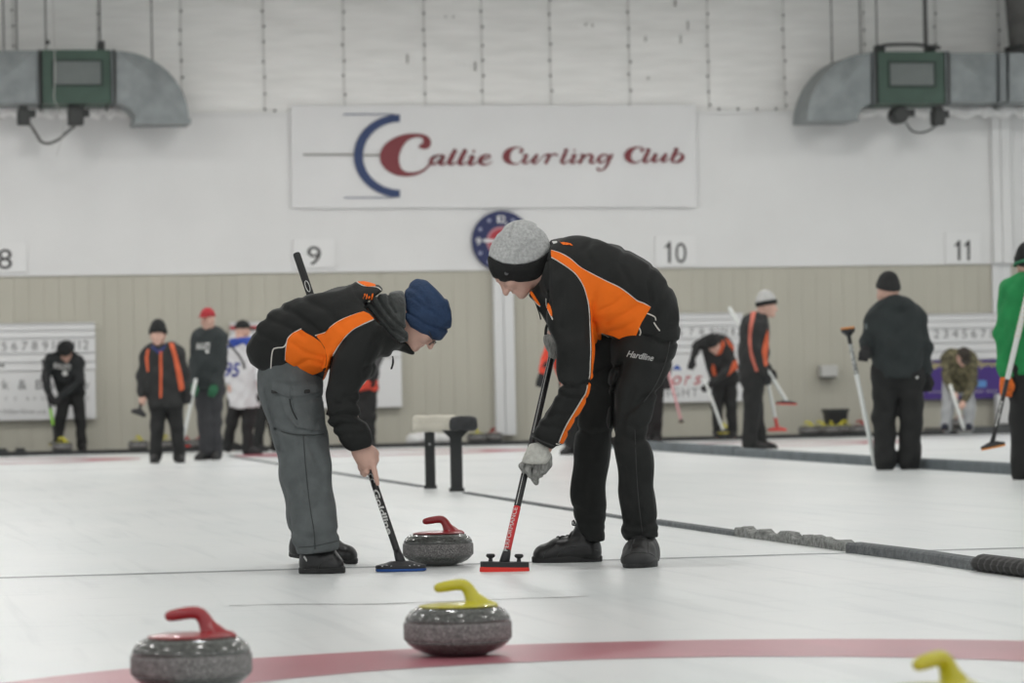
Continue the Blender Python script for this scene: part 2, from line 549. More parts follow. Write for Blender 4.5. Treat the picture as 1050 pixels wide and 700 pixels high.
M_POST = mat('post_white', (0.70, 0.71, 0.71), 0.5)
M_SIGN = mat('sign_white', (0.77, 0.775, 0.77), 0.5)
M_BLK = mat('print_black', (0.018, 0.018, 0.018), 0.6)
M_GREYP = mat('print_grey', (0.16, 0.16, 0.165), 0.6)
M_REDP = mat('print_dark_red', (0.20, 0.034, 0.042), 0.55)
M_BLUEP = mat('print_blue', (0.026, 0.05, 0.14), 0.55)

# floor of ice with its painted marks
mb = MB(); mb.box((-26, -4, -0.15), (34, WALK_Y, 0.0))
floor = mb.build('floor', M_ICE, origin=(0, 0, 0), kind='structure')
def ring(cx, cy, r0, r1, z, n=96):
    m_ = MB(); V = []; Fc = []
    for k in range(n):
        a = 2*math.pi*k/n; c, s_ = math.cos(a), math.sin(a)
        V += [(cx+r0*c, cy+r0*s_, z), (cx+r1*c, cy+r1*s_, z)]
    for k in range(n):
        j = (k+1) % n; Fc.append((2*k, 2*k+1, 2*j+1, 2*j))
    return m_.add(V, Fc)
SHEET_X = [1.87-4.85*2, 1.87-4.85, 1.87, 1.87+4.85, 1.87+4.85*2]
for i, cx in enumerate(SHEET_X):
    for cy in (7.45, 42.15):
        if cy < 10 and i != 2: continue
        ring(cx, cy, 1.25, 1.86, 0.0012).build('red_ring', M_RED_ICE, floor)
for cy in (13.85, 35.75):
    m_ = MB(); m_.add([(-16, cy-.05, .001), (24, cy-.05, .001), (24, cy+.05, .001), (-16, cy+.05, .001)], [(0, 1, 2, 3)])
    m_.build('hog_line', M_LINE, floor)
# dark scrape behind the front stones
m_ = MB(); sp = [(235, 620.5), (300, 619), (380, 619), (450, 616.5), (530, 613.5), (604, 611)]
q_ = catmull(sp, 5); V = []
for i, p_ in enumerate(q_):
    w_ = 0.55+0.45*math.sin(i*1.7)*math.sin(i*.6)
    V += [ground(p_[0], p_[1]-w_*.7, .001), ground(p_[0], p_[1]+w_*.7, .001)]
m_.add(V, [(2*i, 2*i+1, 2*i+3, 2*i+2) for i in range(len(q_)-1)]).build('scrape_mark', mat('scrape', (0.45, 0.46, 0.465), .4, .3, 20), floor)

# raised walkway along the far wall
mb = MB(); mb.box((-26, WALK_Y, -.15), (34, WALL_Y+.3, WALK_Z))
walk = mb.build('trim_1', M_CARPET, origin=(0, WALK_Y, 0), kind='structure')
mb = MB(); mb.box((-26, WALK_Y-.045, 0.0), (wx(942), WALK_Y-.002, WALK_Z+.02)); mb.build('dark_edge', M_DARK, walk)
STEP_Z = .09
mb = MB(); mb.box((wx(943), WALK_Y-.002, WALK_Z), (34, WALL_Y-.05, STEP_Z)); mb.build('raised_step', M_CARPET, walk)
mb = MB(); mb.box((wx(943), WALK_Y-.05, 0.0), (34, WALK_Y-.003, STEP_Z+.012)); mb.build('grey_edge', M_CURB, walk)

# far wall: slab with siding boards, white sheets and quilted insulation
zt = wz(276); zw = wz(117)
mb = MB(); mb.box((-26, WALL_Y+.05, WALK_Z), (34, WALL_Y+.3, 7.2))
wall = mb.build('wall_back', mat('wall_core', (0.3, 0.3, 0.28), .8), origin=(0, WALL_Y+.05, WALK_Z), kind='structure')
x0 = wx(-330); x1 = wx(1420); nb = int((x1-x0)/.205)
for i in range(nb):
    a = x0+i*(x1-x0)/nb; b_ = a+(x1-x0)/nb
    m_ = MB(); y = WALL_Y+.05; g = .0009; c = .0022
    prof = [(a+g, y), (a+g, WALL_Y+c), (a+g+c, WALL_Y), (b_-g-c, WALL_Y), (b_-g, WALL_Y+c), (b_-g, y)]
    m_.prism([(p[0], p[1], WALK_Z) for p in prof], np.array([0, 0, zt-WALK_Z]))
    m_.build('siding_board', M_TAN, wall)
xs = [x0]+[wx(p) for p in (-200, -22, 157, 338, 516, 700, 870)]+[wx(1014), wx(1200), x1]
for a, b_ in zip(xs[:-1], xs[1:]):
    m_ = MB(); m_.box((a+.0005, WALL_Y-.02, zt), (b_-.0005, WALL_Y+.05, zw)); m_.build('white_sheet', M_WHITE, wall)
m_ = MB(); m_.box((x0, WALL_Y-.035, zt-.012), (x1, WALL_Y-.005, zt+.012)); m_.build('ledge_strip', M_WHITE, wall)
m_ = MB(); m_.box((x0, WALL_Y-.05, zw-.015), (x1, WALL_Y+.04, zw+.03)); m_.build('cap_strip', M_WHITE, wall)
seam_px = [-330, -240, -150, -62, 18, 105, 190, 275, 357, 440, 499, 569, 650, 731, 809, 891, 965, 1030, 1110, 1190, 1270, 1345, 1420]
staples = MB()
for k, (a, b_) in enumerate(zip(seam_px[:-1], seam_px[1:])):
    xa, xb = wx(a), wx(b_); nu, nv = 14, 46
    V = []; zlo = zw+.01+0.012*math.sin(k*2.1); zhi = 7.2
    ph = rng.uniform(0, 9, 8)
    for j in range(nv+1):
        z = zlo+(zhi-zlo)*j/nv
        for i in range(nu+1):
            u = i/nu; x = xa+(xb-xa)*u
            bul = .034*(1-(2*u-1)**2)**.6
            wr = .012*math.sin(z*9+ph[0]+1.3*math.sin(u*3+ph[1]))+.008*math.sin(z*17+ph[2]+2*u)+.006*math.sin(z*31+ph[3]-3*u+math.sin(u*9))
            env = min(1, (z-zlo)/.25+.15)
            V.append((x, WALL_Y+.012-(bul+wr*(1-(2*u-1)**4))*env, z))
    Fc = [(j*(nu+1)+i, j*(nu+1)+i+1, (j+1)*(nu+1)+i+1, (j+1)*(nu+1)+i) for j in range(nv) for i in range(nu)]
    m_ = MB(); m_.add(V, Fc); m_.build('insulation_sheet', M_INS, wall, smooth=True)
    z = zlo+.08
    while z < 6.6:
        zz_ = z+rng.uniform(-.03, .03)
        staples.lathe([(.0, .012), (.016, .01), (.02, 0)], (xa+rng.uniform(-.02, .02), WALL_Y-.003, zz_), 6, (1, 0, 0), (0, 0, 1), (0, -1, 0))
        z += .225
    for q in range(4):
        if 190 < a < 300 or 720 < a < 800:
            staples.lathe([(.0, .012), (.016, .01), (.02, 0)], (xa+(xb-xa)*(q+.5)/4, WALL_Y-.02, zw+.06), 6, (1, 0, 0), (0, 0, 1), (0, -1, 0))
    for t_ in np.linspace(0, 1, 2):
        pass
staples.build('staple', mat('staple_dark', (0.12, 0.12, 0.115), .6), wall, kind='stuff')
sm = MB()
for a in seam_px[1:-1]:
    sm.box((wx(a)-.009, WALL_Y-.002, zw+.05), (wx(a)+.009, WALL_Y+.02, 7.2))
sm.build('seam_tape', mat('seam_tape', (0.60, 0.60, 0.58), .7), wall, kind='stuff')
sc = MB()
for x_, y_, l_ in ((418, 60, 9), (487.6, 68, 9), (705.6, 26, 9), (698, 40, 8), (692.7, 3, 6), (662, 40, 5), (457, 17, 2), (465, 17, 2), (601, 25, 2.5), (608, 26, 2.5), (665, 80, 2.5)):
    p0, p1 = onw(x_-.8, y_-l_/2, .048), onw(x_+.8, y_+l_/2, .048); sc.box((p0[0], p0[1], p1[2]), (p1[0], p0[1]+.03, p0[2]))
sc.build('scuff', mat('scuff_grey', (.38, .38, .36), .8), wall, kind='stuff')
# bunched bright insulation under the heaters
for nm, pa, pb, py in (('l', -60, 140, 114), ('r', 880, 1150, 114)):
    pts = []; rr = []
    n = 40
    for i in range(n):
        px = pa+(pb-pa)*i/(n-1)
        pts.append(onw(px, py+1.5*math.sin(i*1.3), .22)); rr.append(.085+.03*math.sin(i*2.1)+.02*math.sin(i*3.7+1))
    m_ = MB(); m_.tube(pts, rr, 10); m_.build('insulation_roll', M_INSW, wall, smooth=True)

# ceiling above the frame
mb = MB(); mb.box((-26, -8, 7.2), (34, WALL_Y+.3, 7.4)); mb.build('ceiling', M_CEIL, origin=(0, 0, 7.2), kind='structure')

# posts
def post(pxa, pxb, pya, pyb, depth, lab):
    a = onw(pxa, (pya+pyb)/2, 0); b_ = onw(pxb, (pya+pyb)/2, 0)
    zt_ = onw(pxa, pya)[2]; zb_ = max(onw(pxa, pyb)[2], WALK_Z)
    w = (b_[0]-a[0])
    m_ = MB(); m_.box((a[0], WALL_Y-depth, zb_), (a[0]+w*.44, WALL_Y-.025, zt_)); m_.box((a[0]+w*.5, WALL_Y-depth, zb_), (b_[0], WALL_Y-.025, zt_))
    m_.box((a[0]+w*.4, WALL_Y-depth*.8, zb_), (a[0]+w*.55, WALL_Y-.025, zt_))
    return m_
post(505.5, 525.5, 276, 446, .16, '').build('trim_2', M_POST, kind='structure')
post(1015, 1033, 108, 270, .14, '').build('trim_3', M_WHITE, kind='structure')
post(1018, 1037, 270, 441, .05, '').build('trim_4', M_POST, kind='structure')

# sponge dividers between the sheets
M_DIV = mat('divider_foam', (0.135, 0.145, 0.15), 0.85, 0.3, 30, 0.6, 80)
M_DIV2 = mat('divider_blue_grey', (0.115, 0.135, 0.145), 0.8, 0.2, 5, 0.3, 40)
M_FROST = mat('frosted_foam', (0.22, 0.225, 0.215), 0.9, 0.55, 45, 0.8, 60)
def strip(name, pts, w, h, m, label, group=None, rough=0.0, n=1):
    """a low bar lying on the ice along ground points"""
    g = [ground(*p) for p in pts]; rings = []
    gg = []
    for i in range(len(g)-1):
        for t in range(n): gg.append(g[i]+(g[i+1]-g[i])*t/n)
    gg.append(g[-1])
    for i, p in enumerate(gg):
        t = gg[min(i+1, len(gg)-1)]-gg[max(i-1, 0)]; t[2] = 0; t /= np.linalg.norm(t)
        nn = np.array([t[1], -t[0], 0]); hh = h*(1+rough*rng.uniform(-1, 1)); ww = w*(1+.3*rough*rng.uniform(-1, 1))
        rings.append([p-nn*ww/2+ZZ*.0, p-nn*ww/2+ZZ*hh*.8, p-nn*ww*.4+ZZ*hh, p+nn*ww*.4+ZZ*hh, p+nn*ww/2+ZZ*hh*.8, p+nn*ww/2])
    m_ = MB(); m_.loft(rings)
    return tag(m_.build(name, m, origin=gg[0], smooth=False), label, 'divider', group)
strip('sheet_divider', [(478, 505.8), (560, 519), (672, 536.5)], .05, .012, M_DIV, 'thin dark divider strip on the ice from the bench to the tall sweeper')
strip('sheet_divider', [(236, 468), (350, 486.3), (433, 499.3)], .05, .012, M_DIV, 'thin dark divider strip on the ice left of the padded bench')
strip('sheet_divider', [(673.5, 537), (757, 549.2)], .05, .024, M_DIV, 'short smooth divider strip just right of the tall sweeper\'s near shoe')
strip('sheet_divider', [(759, 549.4), (815, 557), (873, 565)], .055, .038, M_FROST, 'frost-crusted middle length of the divider to the right of the tall sweeper', rough=.4, n=12)
strip('sheet_divider', [(876, 566), (950, 575.5), (1007, 584.5)], .075, .042, M_DIV, 'smooth grey divider length before the ridged black end piece')
# ridged end piece
ga, gb = ground(1007, 585), ground(1075, 594)
m_ = MB(); t_ = (gb-ga)/np.linalg.norm(gb-ga); nn = np.array([t_[1], -t_[0], 0])
rings = []
for i in range(41):
    p = ga+t_*(np.linalg.norm(gb-ga)*i/40); rr = .05+.007*(1 if (i//2) % 2 else -1)
    e_ = 1 if 0 < i < 40 else .8
    rings.append([p+nn*(rr*math.cos(a)*e_)+ZZ*max(.0, .03+.034*math.sin(a)*e_) for a in np.linspace(-.9, math.pi+.9, 11)])
m_.loft(rings); tag(m_.build('divider_end', mat('black_ridged_rubber', (0.035, .034, .033), .7, .3, 30), origin=ga), 'black ridged rubber end piece of the divider at the right edge', 'divider')
def big_div(pts, w, h, lab):
    return strip('sheet_bumper', pts, w, h, M_DIV2, lab)
big_div([(560, 453.8), (670, 461.6), (756, 467.5)], .10, .105, 'raised far length of the blue-grey bumper between sheets, left of the step')
big_div([(757.5, 467.6), (900, 477.3), (1046, 486.5), (1120, 491.2)], .10, .085, 'long blue-grey bumper on the ice at the feet of the man seen from behind')

# ================================================================== WALL FITTINGS
def banner():
    t = empty('banner', onw(505, 213, .06))
    nu, nv = 60, 14; V = []
    c00, c10, c01, c11 = (298, 108.5), (713.5, 107.5), (299, 213.5), (715, 212.5)
    bx = lambda u, v: ((c00[0]*(1-u)+c10[0]*u)*(1-v)+(c01[0]*(1-u)+c11[0]*u)*v, (c00[1]*(1-u)+c10[1]*u)*(1-v)+(c01[1]*(1-u)+c11[1]*u)*v)
    for j in range(nv+1):
        for i in range(nu+1):
            u, v = i/nu, j/nv; a, b_ = bx(u, v)
            dz = .006*math.sin(u*23+v*3)*v+.012*math.sin((u*1.2-v)*11)*v*u
            V.append(onw(a, b_, .062+dz*.7))
    m_ = MB(); m_.add(V, [((j+1)*(nu+1)+i, (j+1)*(nu+1)+i+1, j*(nu+1)+i+1, j*(nu+1)+i) for j in range(nv) for i in range(nu)])
    m_.build('banner_cloth', mat('banner_vinyl', (0.73, 0.735, 0.735), 0.5, .02, 1.2), t, smooth=True)
    f = lambda x, y: onw(x, y, .082)
    def outline(pts, sc, ox, oy):
        q = catmull([(ox+x/sc, oy+y/sc) for x, y in pts], 4, True); return q
    big = [(395, 163), (420, 180), (450, 185), (480, 175), (498, 150), (500, 120), (485, 90), (455, 68), (410, 57), (350, 55), (280, 62), (210, 85), (150, 120), (105, 165), (80, 215), (76, 250), (85, 295), (110, 335), (150, 370), (205, 398), (270, 410), (330, 408), (390, 395), (440, 370), (480, 335), (500, 312), (485, 300), (470, 322), (430, 353), (380, 372), (330, 376), (285, 368), (255, 345), (240, 310), (235, 270), (242, 220), (262, 170), (295, 125), (335, 98), (380, 87), (415, 88), (432, 100), (435, 120), (425, 140), (405, 152)]
    L_ = MB(); q = outline(big, 8.077, 380, 130); L_.add([f(*p) for p in q], [tuple(range(len(q)))])
    L_.build('large_red_letter', M_REDP, t)
    S = {}
    k1 = (8.077, 380, 130); k2 = (8.4, 510, 140); k3 = (13.125, 630, 140)
    ls = lambda dx: [[(680+dx, 194, 8), (705+dx, 190, 22)], [(706+dx, 188, 28), (682+dx, 230, 33), (658+dx, 280, 35), (652+dx, 301, 29), (675+dx, 311, 14), (712+dx, 292, 7)]]
    strokes = [(k1, [[(555, 240, 12), (515, 258, 26), (500, 293, 28), (525, 308, 16), (562, 285, 10), (595, 250, 14)], [(518, 254, 20), (540, 240, 13), (570, 235, 12), (608, 238, 14)], [(608, 238, 26), (585, 280, 33), (578, 301, 29), (600, 312, 14), (640, 290, 8)]]+ls(0)+ls(84)
        + [[(812, 248, 8), (850, 241, 20)], [(852, 238, 28), (830, 280, 33), (818, 302, 29), (840, 313, 14), (885, 290, 8)], [(848, 200, 26), (862, 205, 26)],
           [(895, 285, 8), (945, 272, 10), (985, 250, 14), (985, 234, 10), (955, 233, 14), (920, 255, 28), (905, 285, 31), (925, 308, 20), (965, 312, 10), (1010, 285, 6)]]),
        (k2, [[(192, 142, 8), (203, 128, 26), (217, 112, 14), (185, 94, 8), (140, 98, 18), (95, 130, 46), (78, 170, 60), (90, 205, 46), (130, 232, 18), (175, 232, 8), (215, 205, 6)],
              [(220, 160, 7), (250, 154, 18)], [(258, 152, 24), (240, 185, 28), (226, 213, 28), (245, 229, 16), (290, 205, 8), (330, 165, 10)], [(346, 152, 24), (322, 190, 28), (307, 216, 28), (330, 229, 14), (370, 195, 7), (400, 163, 7)],
              [(398, 163, 7), (430, 155, 16), (450, 160, 20), (434, 195, 26), (414, 235, 24)], [(440, 190, 8), (470, 158, 12), (500, 152, 15), (522, 166, 13)],
              [(570, 114, 6), (598, 108, 16)], [(603, 105, 20), (582, 150, 26), (562, 195, 27), (556, 220, 23), (580, 230, 12), (625, 200, 6)],
              [(635, 162, 6), (668, 154, 14)], [(674, 152, 20), (652, 190, 26), (637, 217, 25), (655, 230, 12), (700, 200, 6)], [(660, 118, 22), (670, 120, 22)],
              [(712, 160, 8), (740, 154, 18)], [(750, 152, 22), (730, 190, 26), (705, 235, 24)], [(732, 195, 8), (770, 160, 12), (805, 155, 18), (816, 175, 25), (802, 213, 26), (820, 230, 12), (855, 200, 6)],
              [(960, 165, 10), (915, 155, 14), (882, 175, 23), (872, 205, 26), (890, 224, 15), (930, 205, 9), (968, 165, 12)], [(992, 150, 20), (965, 200, 24), (942, 250, 21), (910, 285, 12), (875, 290, 12), (862, 268, 24)]]),
        (k3, [[(350, 200, 16), (370, 186, 40), (382, 160, 20), (340, 140, 12), (280, 150, 28), (210, 195, 66), (180, 255, 88), (200, 310, 66), (260, 350, 28), (320, 345, 12), (385, 300, 9)],
              [(415, 180, 10), (465, 166, 28)], [(474, 162, 34), (442, 230, 46), (408, 300, 48), (405, 333, 42), (440, 345, 20), (505, 285, 9)],
              [(520, 245, 8), (560, 232, 28)], [(566, 228, 38), (540, 280, 46), (522, 318, 46), (550, 338, 24), (620, 295, 10), (670, 245, 12)], [(700, 228, 38), (668, 280, 46), (648, 318, 46), (680, 336, 20), (740, 285, 9)],
              [(800, 166, 10), (838, 158, 32)], [(848, 155, 42), (816, 220, 48), (788, 280, 50), (778, 322, 38), (820, 346, 20), (880, 325, 42), (920, 275, 48), (905, 238, 26), (860, 230, 12), (815, 270, 9)]])]
    groups = ((3, 2, 2, 3, 1), (1, 3, 2, 2, 3, 3, 2), (1, 2, 4, 2))
    for ((sc, ox, oy), ss), gr in zip(strokes, groups):
        i = 0
        for n_ in gr:
            L_ = MB()
            for st in ss[i:i+n_]: ribbon(L_, [(ox+x/sc, oy+y/sc, max(w/sc*1.12, .8)) for x, y, w in st], f, 6)
            i += n_; L_.build('red_letter', M_REDP, t)
    A = MB(); V = []; cx, cy = 290+573/4.773, 100+285/4.773
    for i in range(41):
        a = math.pi/2+math.pi*i/40
        V += [f(cx+226/4.773*math.cos(a), cy-203/4.773*math.sin(a)), f(cx+181/4.773*math.cos(a), cy-166/4.773*math.sin(a))]
    A.add(V, [(2*i, 2*i+1, 2*i+3, 2*i+2) for i in range(40)])
    A.build('blue_arc', M_BLUEP, t)
    for xa, xb, y, w, m in ((295, 545, 82, .5, M_BLUEP), (100, 350, 279, .75, mat('print_olive', (.17, .165, .14), .6)), (392, 478, 282, .75, mat('print_olive', (.17, .165, .14), .6)), (300, 545, 489, .4, M_BLUEP)):
        g = MB(); a, b_, yy = 290+xa/4.773, 290+xb/4.773, 100+y/4.773
        g.add([f(a, yy-w), f(b_, yy-w), f(b_, yy+w), f(a, yy+w)], [(0, 1, 2, 3)]); g.build('printed_line', m, t)
    tag(t, 'long white club banner with red script lettering and blue arc on back wall', 'banner')
banner()

def disc(mb, fn, cx, cy, r, ry=None, n=40):
    ry = ry or r
    return mb.add([fn(cx+r*math.cos(2*math.pi*k/n), cy+ry*math.sin(2*math.pi*k/n)) for k in range(n)], [tuple(range(n))])
def clock():
    cx, cy = 513.8, 247.2
    c = onw(cx, cy, .03); s_ = F_PX/(c-CAM).dot(C_F)
    t = empty('wall_clock', onw(cx, cy+30.8, .03))
    B_ = MB(); R_ = 31.0/s_
    B_.lathe([(R_*.97, 0), (R_, .01), (R_, .06), (R_*.985, .068), (R_*.97, .066), (.001, .064)], c, 48, (1, 0, 0), (0, 0, 1), (0, -1, 0)); B_.build('clock_face', mat('clock_navy', (.018, .026, .10), .5), t, smooth=False)
    f = lambda x, y: onw(x, y, .099)
    m_ = MB(); disc(m_, f, cx, cy, 15.0); m_.build('pink_ring', mat('clock_pink', (.45, .20, .24), .5), t)
    f2 = lambda x, y: onw(x, y, .104)
    m_ = MB(); disc(m_, f2, cx, cy, 12.3); m_.build('red_disc', mat('clock_red', (.42, .03, .045), .5), t)
    m_ = MB(); f3 = lambda x, y: onw(x, y, .108)
    letters(t, 'numeral', [('1', cx-2.6, cy-19, 7.5, 2.6), ('2', cx+2, cy-19, 7.5, 5.5), ('9', cx-23.2, cy+3.6, 7.5, 5.5), ('3', cx+23.2, cy+3.6, 7.5, 5.5), ('6', cx, cy+26.5, 7.5, 5.5)], f3, mat('clock_white', (.72, .72, .74), .5), bold=.012)
    for k in range(12):
        if k % 3 == 0: continue
        a = math.radians(k*30); g = MB(); disc(g, f3, cx+24.5*math.sin(a), cy-24.5*math.cos(a), 2.0, n=10); g.build('hour_dot', mat('clock_dot', (.30, .32, .45), .5), t)
    m_ = MB(); f4 = lambda x, y: onw(x, y, .115)
    m_.add([f4(*p) for p in ((cx+3, cy-1.6), (cx+3, cy+1.6), (cx-17.5, cy+1.0), (cx-19, cy-.8), (cx-17.5, cy-2.2))], [(0, 1, 2, 3, 4)]); m_.build('hour_hand', mat('clock_white', (.72, .72, .74)), t)
    m_ = MB(); m_.add([f4(*p) for p in ((cx-1, cy+2), (cx+1.5, cy+2), (cx+7, cy-19), (cx+5.8, cy-19.4))], [(0, 1, 2, 3)]); m_.build('minute_hand', mat('clock_white', (.72, .72, .74)), t)
    tag(t, 'round navy wall clock with red centre below the club banner', 'clock')
clock()

def number_sign(txt, x, yb, cap, w, box, lab):
    t = empty('number_sign', onw((box[0]+box[2])/2, box[3], .03))
    m_ = MB(); a = onw(box[0], box[1]); b_ = onw(box[2], box[3]); m_.box((a[0], WALL_Y-.05, b_[2]), (b_[0], WALL_Y-.028, a[2])); m_.build('sign_board', M_SIGN, t)
    fn = lambda p, q: onw(p, q, .053)
    n_ = len(txt); cw = w if n_ == 1 else (w-2.5)/2
    for i, ch in enumerate(txt):
        xc = x if n_ == 1 else x+(i-.5)*(cw+2.5); m_ = MB()
        if ch == '1':
            sw = 2.7; r = xc+cw*.18+sw/2; q = [(r-sw, yb), (r, yb), (r, yb-cap), (r-sw*.72, yb-cap), (r-sw-1.2, yb-cap*.86), (r-sw-3.4, yb-cap*.78), (r-sw-3.4, yb-cap*.69), (r-sw, yb-cap*.75)]
            m_.add([fn(*p) for p in q], [(7, 0, 1, 2, 3, 4, 5, 6)])
        else: put_text(m_, ch, fn, xc, yb, cap, cw, bold=-.002)
        m_.build('numeral', M_BLK, t)
    tag(t, lab, 'sign')
number_sign('8', 5.0, 275.6, 21.5, 14.5, (-20, 249, 27.5, 279), 'white sheet number sign reading 8 at the left edge')
number_sign('9', 322.0, 271.8, 20.5, 14.0, (300, 245.5, 343, 274.5), 'white sheet number sign reading 9 beside the club banner')
number_sign('10', 691.3, 269.5, 22, 25, (671, 242, 713, 272.5), 'white sheet number sign reading 10 above the bumper')
number_sign('11', 987.0, 266.8, 20.5, 17, (968, 239, 1005, 270), 'white sheet number sign reading 11 at the far right')

M_SB = mat('scoreboard_white', (.74, .745, .745), .5, .02, 3)
M_SBR = mat('scoreboard_rail', (.64, .645, .65), .5)
def scoreboard(xl, xr, yt, ym, yb, tilt, digits, lab, low='white'):
    """board of card rails above a sponsor panel; digits: list of (text, x)"""
    ty = lambda x, y: y+tilt*(x-xr)
    t = empty('scoreboard', onw((xl+xr)/2, ty((xl+xr)/2, yb), .03))
    def slab(ya, yb_, off, th, name, m, xa=xl, xb=xr):
        a = onw(xa, ty(xa, ya)); b_ = onw(xb, ty(xb, ya)); c = onw(xb, ty(xb, yb_))
        g = MB(); g.box((a[0], WALL_Y-off-th, c[2]), (b_[0], WALL_Y-off, b_[2])); g.build(name, m, t); return g
    slab(yt, ym, .03, .05, 'card_panel', M_SB)
    h = ym-yt
    rows = [0.0, .13, .29, .61, .80, .985]
    for r in rows: slab(yt+h*r-.55, yt+h*r+.55, .08, .025, 'card_rail', M_SBR)
    slab(ym+.8, yb, .03, .09, 'sponsor_panel', M_SB if low == 'white' else mat('sponsor_purple', (.066, .03, .22), .5, .06, 2))
    letters(t, 'digit', [(s_, x, ty(x, yt+h*.555), h*.20) for s_, x in digits], lambda p, q: onw(p, q, .083), M_GREYP)
    tag(t, lab, 'scoreboard')
    return t, ty
fs = lambda p, q: onw(p, q, .123)
t, ty = scoreboard(-78, 97, 331, 379, 429, -.02, [('1', -38), ('2', -27), ('3', -17), ('4', -6.5), ('5', 4.3), ('6', 14.6), ('7', 25.2), ('8', 35.6), ('9', 46.3), ('10', 59.1), ('11', 72.8), ('12', 85.7)], 'white scoreboard with insurance sponsor panel at the left edge')
g = MB(); put_text(g, 'NK', lambda p, q: onw(p, q, .083), 1.5, 376.5, 4.4, 8, bold=.01); g.build('rink_lettering', M_BLK, t, kind='stuff')
g = MB(); xs_ = [(-52, 'P'), (-39, 'a'), (-27, 'r'), (6, 'k'), (23, '&'), (40, 'B'), (53, 'a'), (63, 'r'), (69, 'l'), (76, 'o'), (86.5, 'w')]
xs_[:3] = [(-21, 'P'), (-10, 'a'), (-2, 'r')]
letters(t, 'letter', [(s_, x, 399, 10.5) for x, s_ in xs_], fs, M_GREYP)
g = MB()
for s_, x in zip('INSURANCE', np.linspace(-62, 16, 9)): put_text(g, s_, fs, x, 410.5, 4.0, bold=0)
for s_, x in zip('BROKERSLTD', (28.5, 36, 44, 51, 58, 65, 71, 77, 83, 89.5)): put_text(g, s_, fs, x, 410.3, 4.0)
put_text(g, 'parkbarlow.ca', fs, 18, 424, 5.5, 58, shear=.3); g.build('small_lettering', mat('print_lightgrey', (.30, .30, .30)), t, kind='stuff')
scoreboard(235, 410, 328, 366, 417, -.02, [(str(i+1), 258+i*11.3) for i in range(12)], 'white scoreboard mostly hidden behind the sweeper in the navy beanie')
t9 = [o for o in bpy.data.objects if o.name.startswith('scoreboard')][-1]
g = MB(); g.add([fs(236, 334), fs(275, 334.0), fs(275, 337.6), fs(236, 338)], [(3, 2, 1, 0)]); g.build('red_stripe', mat('print_red', (.40, .03, .04)), bpy.data.objects['scoreboard.001'])
t, ty = scoreboard(585, 760, 321, 361, 411, -.012, [(s_, 645+i*0) for i, s_ in enumerate([])]+[('4', 676), ('5', 686.5), ('6', 697.5), ('7', 709), ('8', 719.5), ('9', 730), ('10', 739), ('11', 748), ('12', 756)][1:], 'white scoreboard with beer sponsor logo behind the bending curler')
letters(t, 'red_letter', [('C', 667, 394.5, 14.5, 14), ('o', 681.5, 394.3, 14, 10), ('o', 694, 394.2, 14, 10), ('r', 705, 394.1, 14, 7.5), ('s', 715.5, 394, 14, 9)], fs, mat('print_beer_red', (.48, .10, .11)), bold=.01, shear=.35)
letters(t, 'grey_letter', [('L', 677, 407, 9.5, 6), ('I', 685, 406.9, 9.5, 1.6), ('G', 692.5, 406.8, 9.5, 8), ('H', 703, 406.7, 9.5, 7), ('T', 712.5, 406.6, 9.5, 7)], fs, mat('print_midgrey', (.24, .24, .25)))
g = MB(); g.add([fs(*p) for p in ((689.5, 379), (692, 375.5), (694, 373.6), (695.5, 374.8), (697, 376.2), (699, 379.3))], [(0, 1, 2, 3, 4, 5)][:1]); g.build('blue_mountain', mat('print_bright_blue', (.03, .09, .38)), t)
t, ty = scoreboard(945, 1120, 320, 366, 406, -.006, [(str(i+1), 950.6+i*9.6) for i in range(12)], 'white scoreboard with purple sponsor panel behind the man in green', low='purple')
g = MB(); put_text(g, 'Syrom', fs, 1001, 375.6, 6.0, 28, align='l', bold=.02, shear=.3); put_text(g, 'Signs', fs, 952, 376, 5.5, 17, align='l', bold=.02, shear=.3); g.build('yellow_script', mat('print_yellow', (.55, .50, .16)), t, kind='stuff')
g = MB(); g.add([fs(*p) for p in ((998.5, 390), (1011.5, 389.8), (1011.5, 396.8), (998.5, 397))], [(3, 2, 1, 0)]); g.build('blue_patch', mat('print_sky_blue', (.12, .30, .62)), t)
g = MB(); put_text(g, 'www.syromsigns', fs, 952, 402.5, 2.6, 40, align='l'); put_text(g, '902 555', fs, 996, 402.2, 2.8, 27, align='l'); g.build('small_lettering', mat('print_pale', (.5, .48, .5)), t, kind='stuff')

# heaters with their ducts
M_GALV = mat('galvanised_steel', (0.235, 0.26, 0.265), 0.5, 0.14, 5, metal=0.1)
M_GREEN = mat('heater_green', (0.045, 0.085, 0.064), 0.55, 0.12, 4)
M_GREYG = mat('heater_window', (0.135, 0.155, 0.15), 0.5, .06, 6)
M_DKST = mat('dark_steel', (0.035, 0.038, 0.037), 0.6)
HY = WALL_Y-1.05
def hp(px, py, off=0.0): return on_y(px, py, HY-off)
def hbox(mb, xa, ya, xb, yb, y0, y1):
    a = hp(xa, ya); b_ = hp(xb, yb); mb.box((a[0], HY+y0, b_[2]), (b_[0], HY+y1, a[2])); return mb
def fan_face(mb, poly, apex, bump, depth):
    """duct section: outline extruded back, its front face cross-broken to a raised point"""
    V = [hp(*p) for p in poly]; n = len(V); back = [p+np.array([0, depth, 0]) for p in V]
    mb.add(V+back+[hp(*apex)-np.array([0, bump, 0])], [(i, (i+1) % n, 2*n) for i in range(n)]+[((i+1) % n, i, n+i, n+(i+1) % n) for i in range(n)]+[tuple(range(2*n-1, n-1, -1))])
    return mb
def arc(cx, cy, rx, ry, a0, a1, n=10): return [(cx+rx*math.cos(math.radians(a0+(a1-a0)*i/n)), cy-ry*math.sin(math.radians(a0+(a1-a0)*i/n))) for i in range(n+1)]
